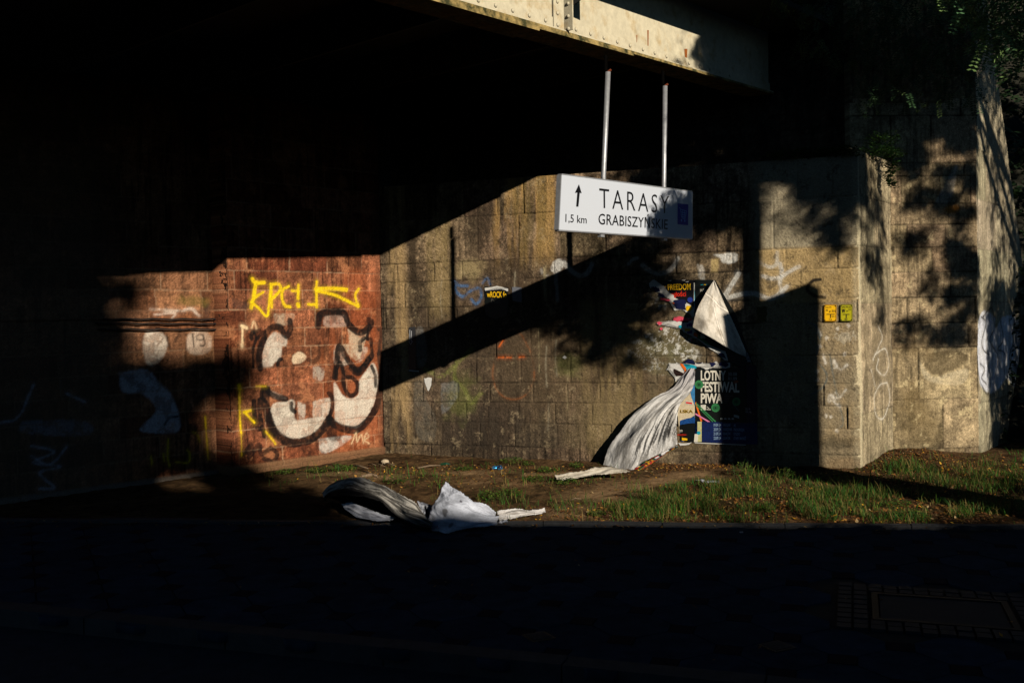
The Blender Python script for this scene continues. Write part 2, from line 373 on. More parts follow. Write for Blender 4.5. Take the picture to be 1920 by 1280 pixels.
    W.stroke(Z1((1720, 950), (1800, 970), (1860, 955), (1930, 910), (1990, 880)), 7, wh, .6, .4)
    W.stroke(Z1((1850, 860), (1865, 930), (1850, 1000), (1870, 1090)), 7, wh, .6, .5)
    W.stroke(Z1((1690, 840), (1760, 880), (1820, 865), (1830, 770)), 6, wh, .5, .5)
    bk = (22, 20, 20)
    W.stroke([(1538, 524), (1523, 527), (1514, 542), (1527, 554), (1546, 558)], 6, bk, .9, .15)
    W.stroke([(1518, 571), (1545, 568)], 3, bk, .6, .4)
    W.stroke(Z1((1760, 980), (1780, 1020), (1810, 1010), (1812, 985)), 7, (60, 54, 44), .7, .3)
    tl = (58, 96, 108)
    W.stroke(Z5((210, 738), (240, 755), (250, 800), (240, 850)), 2.6, tl, .7, .5); W.stroke(Z5((240, 870), (275, 920), (262, 960), (225, 985)), 2.2, tl, .5, .6); W.stroke(Z5((285, 850), (300, 940), (330, 1075), (320, 1100)), 2.2, tl, .4, .6)
    for q in (((300, 870), (320, 900), (345, 885)), ((290, 990), (315, 1000), (340, 970)), ((300, 1010), (320, 1030)), ((262, 850), (270, 880))): W.stroke(Z5(*q), 4, (214, 206, 190), .7, .6)
    # thin poster edge and stain patches at the left
    W.poly(Z8((205, 600), (235, 598), (258, 700), (250, 770), (215, 790), (205, 700)), (120, 118, 112), .6, .3, 75)
    W.poly(Z8((195, 860), (250, 850), (260, 950), (300, 1040), (290, 1140), (215, 1120), (195, 980)), (112, 106, 92), .4, .5, 76)
    W.poly(Z8((325, 865), (400, 860), (405, 930), (330, 1010)), (120, 122, 120), .45, .6, 77)
    W.chips(60, 5, (.012, .05))
    # rainwater runs, cracks and a bricked course edge
    for k in range(26):
        x = random.uniform(780, 1290); y = random.uniform(440, 760); l = random.uniform(20, 90)
        W.stroke([(x, y), (x+random.uniform(-2, 2), y+l*.5), (x+random.uniform(-2, 2), y+l)], random.uniform(1, 3), random.choice([(40, 34, 28), (176, 160, 120), (150, 140, 116)]), random.uniform(.25, .6), .6, 200+k, .005)
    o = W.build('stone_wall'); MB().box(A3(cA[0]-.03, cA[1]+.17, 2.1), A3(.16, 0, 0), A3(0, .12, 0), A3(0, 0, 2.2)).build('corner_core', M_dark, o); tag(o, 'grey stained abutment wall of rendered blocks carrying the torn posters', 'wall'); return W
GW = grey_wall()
def side_wall():
    W = Wall(cB, cC, -.1, 3.55, (158, 143, 112), seed=2); W.mottling(.35)
    W.blocks([-.3, .62, 1.22, 1.86, 2.5, 3.05, 3.7], (2, 3), jdark=.35, var=.04)
    W.streak(1618, 1670, 480, 860, (110, 98, 72), .5, 41, 14)
    W.mix((200, 186, 150), .7*(1-sstep(.02, .08, W.U+.05*(W.noise(14, 4)-.5))))
    wh = (214, 206, 188)
    W.stroke(Z5((452, 752), (465, 790), (450, 830), (432, 870)), 2.2, wh, .7, .4); W.stroke(Z5((440, 850), (475, 830), (486, 880), (470, 920), (445, 900), (450, 865)), 2.2, wh, .75, .35)
    W.stroke(Z5((480, 945), (490, 1000), (470, 1065), (445, 1060), (435, 1000), (455, 955), (480, 945)), 2.2, wh, .75, .35); W.stroke(Z5((425, 900), (440, 960)), 2, wh, .5, .5)
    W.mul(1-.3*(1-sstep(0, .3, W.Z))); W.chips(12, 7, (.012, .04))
    o = W.build('wall_return'); tag(o, 'narrow sunlit return face of the grey wall beside the yellow plates', 'wall')
side_wall()
def right_wall():
    W = Wall((cC[0]-.5, cC[1]-.0425), cD, -.1, 4.3, (158, 137, 104), seed=3); W.mottling(.30)
    ys = (858+90, 842, 748.6, 652.7, 606, 558, 511, 464, 421, 382, 330, 306)
    zs = sorted([max(-.4, W.uz(1700, y)[1]) for y in ys])+[4.1, 4.7]
    W.blocks(zs, (.38, .9), joint=.012, depth=.009, var=.13, jdark=.85, fade=.6)
    W.poly(Z5((600, 850), (690, 835), (755, 850), (745, 885), (700, 905), (650, 920), (615, 895)), (84, 72, 50), .85, .25, 71)
    W.poly(Z5((590, 870), (610, 930), (660, 950), (740, 950), (760, 900), (700, 910), (640, 925)), (196, 182, 150), .5, .3, 72)
    W.blob(1785, 392, 14, 8, (190, 120, 30), .7, .5, 12, 1, 33)
    W.poly(Z5((660, 300), (720, 200), (700, 320), (650, 330)), (206, 196, 176), .5, .4, 74)
    W.blob(1715, 760, 35, 40, (110, 92, 58), .55, .5, 8, 1, 34); W.blob(1735, 810, 40, 25, (104, 88, 58), .5, .5, 8, 1, 35)
    W.blob(1720, 640, 40, 30, (128, 108, 74), .5, .5, 6, 1, 36)
    W.mul(1-.35*sstep(.54, .66, W.noise(3, 50, 6, gain=.7))); W.mix((66, 54, 38), .5*sstep(.62, .72, W.noise(12, 52, 5, gain=.75)))
    W.mix((206, 186, 140), .5*sstep(.6, .72, W.noise(8, 53, 5, gain=.75)))
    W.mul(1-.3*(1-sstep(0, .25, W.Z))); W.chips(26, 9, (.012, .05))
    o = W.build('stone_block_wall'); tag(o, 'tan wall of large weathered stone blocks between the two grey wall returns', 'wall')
right_wall()
def wing_wall():
    W = Wall(cD, cE, -.1, 6.2, (168, 156, 126), seed=4, res=.014); W.mottling(.3)
    W.blocks([-.3, .62, 1.22, 1.86, 2.5, 3.1, 3.7, 4.3, 5, 5.8, 6.5], (.9, 1.6), jdark=.4, var=.06)
    wh = (206, 208, 214); bk = (16, 16, 20)
    W.poly(Z5((795, 730), (815, 700), (850, 720), (855, 760), (880, 720), (935, 740), (940, 930), (915, 960), (890, 930), (860, 970), (830, 980), (800, 950), (792, 850)), wh, .9, .12, 71)
    for q in (((805, 720), (822, 740), (808, 800), (812, 830), (830, 850)), ((795, 760), (790, 850), (800, 940), (825, 985), (835, 930), (825, 880)), ((845, 700), (850, 760), (835, 800), (860, 860), (845, 960), (850, 1000)),
              ((870, 730), (880, 800), (860, 830), (885, 850), (880, 940)), ((900, 730), (915, 800), (900, 860), (925, 900), (920, 960)), ((800, 880), (815, 900), (805, 930), (820, 950)), ((812, 720), (840, 690), (852, 720))):
        W.stroke(Z5(*q), 3.5, bk, .9, .1)
    W.streak(1840, 1915, 200, 850, (110, 100, 78), .45, 41, 16); W.mul(1-.3*(1-sstep(0, .3, W.Z)))
    o = W.build('wing_wall', clip=lambda U, Z: U < np.minimum(2.15-(Z-2.6)*.55, 9))
    tag(o, 'wing wall at the far right, grey blocks with blue white graffiti and a raked end', 'wall')
    m = MB(); a = lambda u, z, off: W.pt(u, z, off)
    pr = [a(.02, -.1, -.03), a(3.6, -.1, -.03), a(3.6, 0.0, -.03), a(2.15, 2.6, -.03), a(.2, 6.1, -.03), a(.02, 6.1, -.03)]
    m.prism(pr, -W.n*.5).build('core', M_dark, None).parent = o
wing_wall()
def red_walls():
    W = Wall(cR, cA, -.1, 4.4, (134, 82, 54), seed=5); W.mottling(.42)
    ys = [480+y/3.047 for y in (90, 195, 305, 410, 515, 628, 728, 848, 960, 1075, 1180)]
    zs = sorted([W.uz(560, y)[1] for y in ys]); zs = [-.4]+zs+[zs[-1]+.26*i for i in range(1, 8)]
    W.blocks(zs, (.32, .62), joint=.009, depth=.007, var=.16, tint=((.62, .52, .5), .3), jcol=(186, 150, 116), jdark=.12, fade=.15)
    W.streak(600, 715, 500, 860, (176, 90, 48), .35, 46, 5)
    W.mix((190, 126, 84), .45*sstep(.56, .7, W.noise(6, 50, 6, gain=.75))); W.mix((66, 34, 22), .5*sstep(.56, .7, W.noise(7, 51, 6, gain=.75)))
    wh = (204, 192, 172); bk = (18, 15, 14); ye = (226, 190, 20)
    W.poly(Z3((278, 632), (282, 560), (300, 490), (345, 435), (385, 445), (420, 465), (418, 512), (392, 520), (385, 590), (352, 605), (330, 632)), wh, .8, .35, 71)
    W.poly(Z3((325, 880), (345, 842), (400, 832), (462, 826), (468, 930), (560, 925), (640, 925), (600, 990), (520, 1035), (440, 1040), (380, 1010), (345, 950)), wh, .88, .35, 72)
    W.poly(Z3((570, 830), (660, 810), (668, 870), (640, 925), (575, 930)), wh, .75, .5, 73)
    W.poly(Z3((310, 760), (360, 780), (420, 812), (350, 815)), wh, .6, .5, 74)
    W.poly(Z3((695, 940), (690, 830), (690, 720), (735, 790), (780, 812), (825, 790), (828, 720), (870, 660), (915, 610), (945, 700), (930, 800), (890, 900), (830, 978), (750, 970)), wh, .92, .25, 75)
    W.poly(Z3((690, 510), (735, 510), (760, 590), (800, 610), (855, 590), (880, 520), (800, 540), (830, 600), (700, 620)), wh, .5, .6, 76)
    W.poly(Z3((770, 415), (830, 440), (885, 430), (860, 510), (830, 590), (790, 580), (740, 510), (775, 500)), (196, 180, 150), .65, .5, 77)
    W.poly(Z3((600, 1045), (700, 1030), (790, 1030), (720, 1090), (620, 1125)), (198, 190, 176), .75, .6, 78)
    W.poly(Z3((630, 340), (700, 335), (755, 335), (760, 400), (640, 400)), (196, 168, 148), .5, .6, 79)
    W.poly(Z3((450, 570), (490, 545), (530, 575), (500, 610), (455, 612)), (220, 196, 160), .8, .3, 80)
    W.poly(Z3((570, 630), (630, 640), (620, 710), (575, 700)), wh, .4, .7, 81); W.poly(Z3((340, 330), (460, 330), (440, 390), (360, 390)), (200, 180, 150), .55, .6, 82)
    W.poly(Z3((480, 830), (525, 850), (520, 930), (490, 930)), wh, .6, .7, 83)
    S = lambda w_, *p, **k: W.stroke(Z3(*p), w_*1.4, k.get('c', bk), k.get('a', .92), k.get('wr', .22), k.get('sd', 60))
    S(9, (268, 640), (262, 560), (285, 480), (325, 415), (375, 405), (405, 445), (425, 452), (442, 415), (438, 372))
    S(4, (228, 635), (226, 540), (243, 470), (232, 430)); S(6, (218, 470), (222, 440), (262, 425)); S(5, (250, 470), (290, 430), (300, 470))
    S(12, (305, 765), (298, 840), (318, 930), (355, 1010), (420, 1058), (480, 1066), (560, 1042), (625, 990), (662, 930))
    S(7, (662, 930), (678, 870), (677, 810), (660, 785)); S(5, (365, 622), (375, 595), (388, 588)); S(8, (310, 770), (350, 800), (415, 815))
    S(6, (445, 842), (448, 872), (468, 890)); S(7, (232, 828), (236, 900), (250, 975), (262, 985)); S(7, (265, 822), (266, 900), (280, 975), (292, 1025)); S(5, (285, 745), (275, 800), (300, 830))
    S(11, (662, 930), (700, 965), (770, 990), (830, 985), (890, 930), (935, 850), (955, 760), (962, 650), (950, 560))
    S(6.5, (700, 700), (705, 640), (725, 610), (742, 670), (745, 740), (775, 795), (812, 780), (820, 730), (795, 695), (765, 690))
    S(9, (690, 690), (705, 610), (720, 515), (770, 595), (820, 650), (865, 625), (905, 565)); S(10, (790, 640), (830, 665), (870, 620), (885, 590)); S(6, (905, 560), (900, 480), (880, 470), (895, 400))
    S(10, (598, 400), (612, 335), (680, 318), (745, 325), (775, 390), (830, 435), (870, 425), (905, 385), (890, 370)); S(7, (862, 470), (840, 495), (838, 535)); S(6, (905, 630), (925, 680), (930, 742)); S(5, (940, 420), (955, 430), (945, 560))
    S(6, (610, 500), (605, 570), (575, 600), (540, 590), a=.6, wr=.7); S(8, (455, 790), (465, 810), (500, 800), a=.5, wr=.8); S(7, (600, 1045), (590, 1100), (640, 1140), a=.5, wr=.7); S(9, (660, 1000), (680, 1035), (720, 1035), a=.6, wr=.6)
    S(6, (170, 1130), (215, 1080), (205, 1150), (260, 1075), (275, 1130), (330, 1100), (365, 1130), (340, 1170), (290, 1155), a=.8); S(5, (505, 1100), (545, 1100), (545, 1150), (510, 1160), (520, 1110), a=.6, wr=.6)
    W.poly(Z3((105, 240), (200, 270), (190, 300), (110, 290)), (60, 48, 44), .6, .4, 84); W.poly(Z3((580, 350), (625, 360), (610, 400), (585, 390)), bk, .6, .6, 85)
    Y = lambda w_, *p, **k: W.stroke(Z3(*p), w_, ye, k.get('a', .95), k.get('wr', .12), 61)
    Y(7, (222, 130), (240, 152), (290, 152)); Y(7, (242, 150), (232, 220), (216, 295)); Y(5, (218, 260), (260, 300), (303, 343), (316, 290), (328, 180)); Y(5, (216, 262), (240, 235), (285, 205)); Y(6, (330, 175), (333, 290)); Y(6, (328, 162), (372, 160), (385, 190), (345, 235))
    Y(6, (432, 172), (398, 195), (392, 240), (408, 282), (438, 290)); Y(5, (450, 198), (485, 200)); Y(6, (487, 168), (484, 242)); Y(8, (484, 275), (486, 285))
    Y(6, (592, 145), (588, 220), (590, 292)); Y(6, (540, 275), (585, 278)); Y(8, (588, 190), (680, 186), (762, 192)); Y(6, (595, 200), (700, 225), (828, 288)); Y(6, (832, 188), (812, 225), (828, 285))
    Y(4, (150, 745), (152, 900), (158, 1010), a=.85); Y(2.5, (158, 1010), (162, 1140), a=.5); Y(7, (148, 738), (151, 756)); Y(5, (175, 890), (212, 882)); Y(4, (178, 892), (235, 950)); Y(4, (300, 1000), (355, 1072), a=.7); Y(3, (245, 743), (300, 742), a=.7)
    lt = (226, 196, 150)
    S(3, (165, 400), (165, 515), c=lt); S(4, (160, 398), (190, 412), c=lt); S(3, (165, 520), (160, 505), c=lt); S(3, (218, 410), (230, 375), (245, 412), c=lt, a=.6)
    S(2.2, (790, 1070), (815, 1010), (820, 1060), (845, 1020), (855, 1068), c=lt, a=.6); S(2.2, (860, 1050), (888, 1030), (875, 1012), (862, 1050), (890, 1070), c=lt, a=.6)
    # plinth of dull concrete
    zb = W.uz(560, 858)[1]; pl = 1-sstep(zb-.01, zb+.01, W.Z+.02*(W.noise(3, 8)-.5)); W.mix((132, 98, 68), pl*.8); W.D += .03*pl
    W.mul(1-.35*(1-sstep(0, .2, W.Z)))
    W.mix((84, 56, 40), .5*sstep(W.L-.16, W.L, W.U+.1*(W.noise(4, 9)-.5)))
    W.chips(40, 8, (.012, .045)); 
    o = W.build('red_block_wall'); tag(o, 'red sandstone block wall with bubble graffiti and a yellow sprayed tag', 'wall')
    # step between the planes
    W = Wall(cS, cR, -.1, 4.4, (84, 58, 42), seed=6); W.mottling(.5); W.mul(.62+0*W.Z); W.mix((40, 28, 22), .7*sstep(.45, .6, W.noise(4, 71, 6, gain=.75))); W.mul(1-.3*sstep(.5, .6, W.noise(8, 4)))  # colour darkened for grime and for the shade on this face
    # normal must face the camera
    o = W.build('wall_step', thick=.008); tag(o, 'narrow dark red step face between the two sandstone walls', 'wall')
    # recessed left wall
    W = Wall(cL, cS, -.1, 4.4, (132, 90, 62), seed=7, res=.013); W.mottling(.4)
    W.blocks(zs, (.34, .8), joint=.010, depth=.008, var=.15, tint=((.7, .6, .55), .3), jcol=(170, 136, 104), jdark=.15, fade=.4)
    W.mix((96, 84, 68), .6*(1-sstep(W.uz(150, 700)[0], W.uz(300, 700)[0], W.U)))  # left end toned darker to paint in the fade into shade
    W.poly(Z6((690, 470), (690, 390), (715, 362), (755, 360), (795, 385), (800, 450), (770, 500), (735, 525), (705, 515)), (206, 192, 172), .8, .5, 71)
    W.poly(Z6((900, 450), (898, 390), (930, 360), (985, 360), (1015, 390), (1015, 440), (980, 470), (920, 470)), (196, 172, 148), .75, .4, 72)
    W.stroke(Z6((925, 375), (932, 435)), 2.5, bk, .9, .1); W.stroke(Z6((975, 378), (950, 378), (948, 400), (975, 400), (975, 378), (983, 425), (962, 430)), 2.5, bk, .9, .1)
    W.stroke(Z6((690, 360), (740, 340), (790, 365), (815, 440)), 6, bk, .6, .5); W.stroke(Z6((830, 340), (865, 350), (840, 410)), 5, bk, .6, .5); W.stroke(Z6((1000, 345), (970, 330), (930, 350)), 6, bk, .6, .4)
    W.stroke(Z6((715, 255), (800, 262), (860, 262), (915, 255), (950, 290)), 5, (210, 190, 170), .6, .6); W.stroke(Z6((735, 280), (830, 275), (820, 300)), 4, (210, 190, 170), .5, .6)
    W.poly(Z6((975, 230), (1000, 230), (998, 300), (975, 300)), (50, 40, 34), .8, .3, 79); W.blob(360, 565, 30, 10, (96, 84, 34), .5, .5, 9, 1, 33)
    W.poly(Z6((570, 560), (700, 545), (760, 600), (820, 660), (860, 760), (855, 840), (760, 850), (670, 830), (750, 740), (680, 660), (590, 650)), (188, 190, 196), .75, .5, 73)
    W.stroke(Z6((790, 810), (815, 775), (850, 770)), 5, bk, .8, .2); W.poly(Z6((100, 790), (400, 790), (420, 860), (120, 850)), (150, 156, 170), .35, .6, 74)
    for q in (((150, 910), (260, 940), (160, 990), (290, 1010), (190, 1040), (260, 1110), (190, 1115)), ((0, 800), (90, 770), (160, 620)), ((320, 660), (410, 700)), ((150, 960), (240, 1000), (320, 915))): W.stroke(Z6(*q), 4, (180, 184, 196), .45, .5)
    Yl = (206, 174, 20)
    for q in (((785, 950), (790, 985)), ((808, 880), (806, 960), (815, 1010)), ((845, 988), (905, 990), (912, 950), (900, 930)), ((925, 845), (940, 848)), ((985, 770), (992, 860), (1000, 975)), ((950, 860), (960, 890)), ((725, 960), (728, 1000))): W.stroke(Z6(*q), 3, Yl, .85, .4)
    zb = W.uz(380, 884)[1]; pl = 1-sstep(zb-.01, zb+.01, W.Z); W.mix((112, 104, 92), pl*.8); W.D += .04*pl
    # projecting course band above the cables
    zt, zq = W.uz(400, 556)[1], W.uz(400, 597)[1]; W.D += .03*((W.Z < zt) & (W.Z > zq)); W.mul(np.where((W.Z < zt) & (W.Z > zq), 1.1, 1.))
    W.chips(40, 9, (.012, .05))
    o = W.build('recessed_block_wall'); tag(o, 'recessed brown block wall under the bridge, mostly in darkness, three cables along it', 'wall')
    m_c = mat('black_cable', (.012, .012, .012), .5, .1)
    lb = ('uppermost black cable along the dark recessed wall', 'middle one of three black cables on the recessed wall', 'lowest of three black cables on the recessed wall')
    for k, (ya, yb, xa) in enumerate(((598, 599, 190), (606, 607, 175), (618, 617, 180))):
        pts = [W.at(412, yb, .05)]; 
        for i in range(1, 13): t = i/12; p = W.at(412+(xa-412)*t, yb+(ya-yb)*t, .05); p[2] += .006*sin(i*2.1+k); pts.append(p)
        o = MB().tube(pts, .009, 8).build('cable', m_c); tag(o, lb[k], 'cable', 'cables on the recessed wall')
red_walls()
# ------------------------------------------------------------------ upper masonry and the bridge
def upper_wall():
    P = GW.P0-GW.n*1.0-GW.d*2.2; Q = GW.pt(GW.L, 0)-GW.n*1.0+GW.d*.17
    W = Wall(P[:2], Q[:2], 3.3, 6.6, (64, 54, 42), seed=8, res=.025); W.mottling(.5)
    W.blocks([3, 3.5, 4, 4.5, 5, 5.5, 6, 6.7], (.5, .9), joint=.02, var=.12)
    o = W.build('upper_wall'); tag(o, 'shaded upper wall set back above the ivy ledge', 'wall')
    W = Wall((cC[0]-.5, cC[1]-.0425), cD, 4.25, 6.6, (140, 120, 86), seed=9, res=.025); W.mottling(.5); W.blocks([4.1, 4.6, 5.2, 5.8, 6.8], (.6, 1.), joint=.02, var=.12)
    o = W.build('upper_block_wall'); tag(o, 'dark top of the block wall under the hanging foliage', 'wall')
    m = MB(); m.prism([GW.pt(0, 3.42, -.3), GW.pt(GW.L-.02, 3.42, -.3), GW.pt(GW.L-.02, 3.42, -1.0)+GW.d*.3, GW.pt(0, 3.42, -1.02)], (0, 0, .08))
    o = m.build('ledge', mat('ledge_stone', (.2, .18, .14), .95, .3, 8, .4, 30)); tag(o, 'stone ledge on top of the grey wall under the ivy', 'ledge')
upper_wall()

SIGN0 = hit(1053, 328, A3(0, 9.1, 0), A3(0, 1, 0)); SP = A3(SIGN0[0], SIGN0[1], 0)       # sign plane
spt = lambda px, py, off=0.: hit(px, py, SP+NG*off, NG)
g1, g2 = spt(820, 0), spt(1400, 166); ZG = (g1[2]+g2[2])/2
GP = A3(SP[0], SP[1], 0); GS = (g2[2]-g1[2])/((g2-g1)@DG); ZG = g1[2]-GS*((g1-GP)@DG)
gp = lambda t, off, z: GP+DG*t+NG*off+A3(0, 0, z+GS*t)        # t along the girder, off towards the street, z height
def bridge():
    root = empty('railway_bridge', gp(0, -3, ZG), 'old riveted steel railway bridge crossing overhead, cream girder in the sun', 'bridge')
    M_paint = mat('cream_paint', tuple(s2l((212, 200, 168))), .6, .18, 14, .15, 60, col2=tuple(s2l((186, 158, 108))), c2scale=6, c2thr=(.52, .75))
    M_moss = mat('mossy_flange_steel', tuple(s2l((176, 150, 92))), .8, .4, 25, .6, 50, col2=tuple(s2l((60, 60, 30))), c2scale=7, c2thr=(.42, .6))
    M_steel = mat('dark_bridge_steel', (.03, .03, .028), .8, .3, 8)
    t0, t1 = -9, 5.2; ww = -.06
    web = MB().prism([gp(t0, ww, ZG+.05), gp(t1, ww, ZG+.05), gp(t1, ww, ZG+1.5), gp(t0, ww, ZG+1.5)], -NG*.014).build('girder_web', M_paint, root)
    fl = MB()
    fl.prism([gp(t0, 0, ZG+.022), gp(t1, 0, ZG+.022), gp(t1, -.32, ZG+.022), gp(t0, -.32, ZG+.022)], (0, 0, .026))
    tj = (spt(1010, 62)-GP)@DG; tk = (spt(1188, 116)-GP)@DG
    fl.prism([gp(t0, .006, ZG-.0), gp(tk, .006, ZG), gp(tk, -.31, ZG), gp(t0, -.31, ZG)], (0, 0, .020))
    fl.prism([gp(t0, .012, ZG-.02), gp(tj, .012, ZG-.02), gp(tj, -.30, ZG-.02), gp(t0, -.30, ZG-.02)], (0, 0, .018))
    fl.build('bottom_flange', M_moss, root)
    an = MB(); an.prism([gp(t0, ww+.001, ZG+.05), gp(t1, ww+.001, ZG+.05), gp(t1, ww+.001, ZG+.165), gp(t0, ww+.001, ZG+.165)], NG*.012)
    an.prism([gp(t0, ww+.014, ZG+.049), gp(t1, ww+.014, ZG+.049), gp(t1, -.005, ZG+.049), gp(t0, -.005, ZG+.049)], (0, 0, .012))
    an = an.build('flange_angle', M_paint, root)
    def rivet_mesh():
        bm = bmesh.new(); bmesh.ops.create_uvsphere(bm, u_segments=12, v_segments=6, radius=.019)
        for v in bm.verts: v.co.z = max(v.co.z, 0)*.75
        me = bpy.data.meshes.new('rivet'); bm.to_mesh(me); bm.free(); me.polygons.foreach_set('use_smooth', [True]*len(me.polygons)); me.materials.append(M_paint); return me
    rm = rivet_mesh(); q = Vector(NG).to_track_quat('Z', 'Y')
    def rivet(p, parent, qq=q):
        o = bpy.data.objects.new('rivet', rm); link(o, parent); o.location = Vector(p)-parent_origin(parent); o.rotation_mode = 'QUATERNION'; o.rotation_quaternion = qq
    # rivets at the measured spacing
    pxs = [898, 930, 962, 993, 1023, 1080, 1107, 1132, 1157, 1181, 1205, 1227, 1249, 1270, 1291, 1311, 1330, 1349, 1367]
    for x in pxs:
        p = spt(x, 60, ww+.014); t = (p-GP)@DG; rivet(gp(t, ww+.014, ZG+.112), an)
    # stiffener with riveted strip and outstanding leg
    ts = (spt(1047, 30, ww)-GP)@DG; te = (spt(1067, 30, ww)-GP)@DG
    st = MB(); st.prism([gp(ts-.10, ww+.013, ZG+.055), gp(ts+.06, ww+.013, ZG+.055), gp(ts+.06, ww+.013, ZG+1.45), gp(ts-.10, ww+.013, ZG+1.45)], NG*.012)
    st.prism([gp(ts+.0485, ww+.025, ZG+.055), gp(ts+.061, ww+.025, ZG+.055), gp(ts+.061, ww+.025, ZG+1.45), gp(ts+.0485, ww+.025, ZG+1.45)], NG*.10)
    st = st.build('stiffener', M_paint, root)
    for k in range(5): rivet(gp(ts-.045, ww+.025, ZG+.10+.105*k), st)
    q2 = Vector(-DG).to_track_quat('Z', 'Y')
    for k in range(5): rivet(gp(ts+.0485, ww+.075, ZG+.07+.115*k), st, q2)
    # foot walk on brackets along the girder
    for k, tb in enumerate((ts+.075, ts-1.9)):
        MB().prism([gp(tb, ww+.03, ZG+.25), gp(tb, .62, ZG+.50), gp(tb, .62, ZG+.76), gp(tb, ww+.03, ZG+.76)], DG*.012).build('bracket', M_steel, root)
    MB().prism([gp(t0, ww+.03, ZG+.765), gp(t1, ww+.03, ZG+.765), gp(t1, .67, ZG+.765), gp(t0, .67, ZG+.765)], (0, 0, .06)).build('walkway', M_steel, root)
    MB().prism([gp(t0, -.4, ZG+.75), gp(t1, -.4, ZG+.75), gp(t1, -8.5, ZG+.75), gp(t0, -8.5, ZG+.75)], (0, 0, .5)).build('deck', M_steel, root)
    MB().prism([gp(t0, ww-.02, ZG+.76), gp(t1, ww-.02, ZG+.76), gp(t1, -.39, ZG+.76), gp(t0, -.39, ZG+.76)], (0, 0, .74)).build('parapet', M_steel, root)
    for k in range(8):
        t = t0+.6+k*1.6
        MB().prism([gp(t, -.33, ZG+.3), gp(t+.02, -.33, ZG+.3), gp(t+.02, -8.4, ZG+.3), gp(t, -8.4, ZG+.3)], (0, 0, .445)).build('cross_beam', M_steel, root)
    MB().prism([gp(t0, -8.5, ZG-.0), gp(t1, -8.5, ZG), gp(t1, -8.52, ZG), gp(t0, -8.52, ZG)], (0, 0, 1.5)).build('girder_web', M_steel, root)
    rust = cmat((150, 84, 30), .9, .3, 'rust')
    for (x, y0, y1, w_) in ((1215, 57, 95, 2.6), (1194, 66, 80, 1.6), (1286, 92, 120, 6)):
        a = spt(x-w_/2, y0, ww+.0015); b = spt(x+w_/2, y0, ww+.0015); c = spt(x+w_*.3, y1, ww+.0015); d = spt(x-w_*.2, y1, ww+.0015)
        mesh_np('rust_streak', [a, b, c, d], [[3, 2, 1, 0]], rust, web)
bridge()

# ------------------------------------------------------------------ lettering
FONT = None
def text_mesh(txt, bold=0., spacing=1.):
    """verts normalised: x over the text width, y in cap heights"""
    def mk(s):
        c = bpy.data.curves.new('t', 'FONT'); c.body = s; c.offset = bold; c.space_character = spacing; c.resolution_u = 3
        o = bpy.data.objects.new('t', c); scn.collection.objects.link(o)
        me = bpy.data.meshes.new_from_object(o.evaluated_get(bpy.context.evaluated_depsgraph_get()))
        bpy.data.objects.remove(o); return me
    e = mk('E'); ye = np.array([v.co.y for v in e.vertices]); y0, y1 = ye.min(), ye.max()
    me = mk(txt); V = np.array([tuple(v.co) for v in me.vertices]); Fs = [list(p.vertices) for p in me.polygons]
    V[:, 0] = (V[:, 0]-V[:, 0].min())/np.ptp(V[:, 0]); V[:, 1] = (V[:, 1]-y0)/(y1-y0)
    return V, Fs
def put_text(txt, quad, planef, m, parent, name='lettering', bold=0., spacing=1., off=.003, cut=None):
    """quad: pixel corners TL, TR, BR, BL of the cap-height box"""
    V, Fs = text_mesh(txt, bold, spacing)
    if cut is not None:
        Fs = [f for f in Fs if np.mean([V[i, 0] for i in f]) < cut]
        V[:, 0] = V[:, 0]/cut
    TL, TR, BR, BL = [planef(x, y, off) for x, y in quad]
    P = [BL*(1-x)*(1-y)+BR*x*(1-y)+TL*(1-x)*y+TR*x*y for x, y, _ in V]
    return mesh_np(name, P, Fs, m, parent)
def qd(x0, y0, x1, y1, s0=0., s1=0.): return [(x0, y0), (x1, y0+s1), (x1, y1+s1), (x0, y1)]

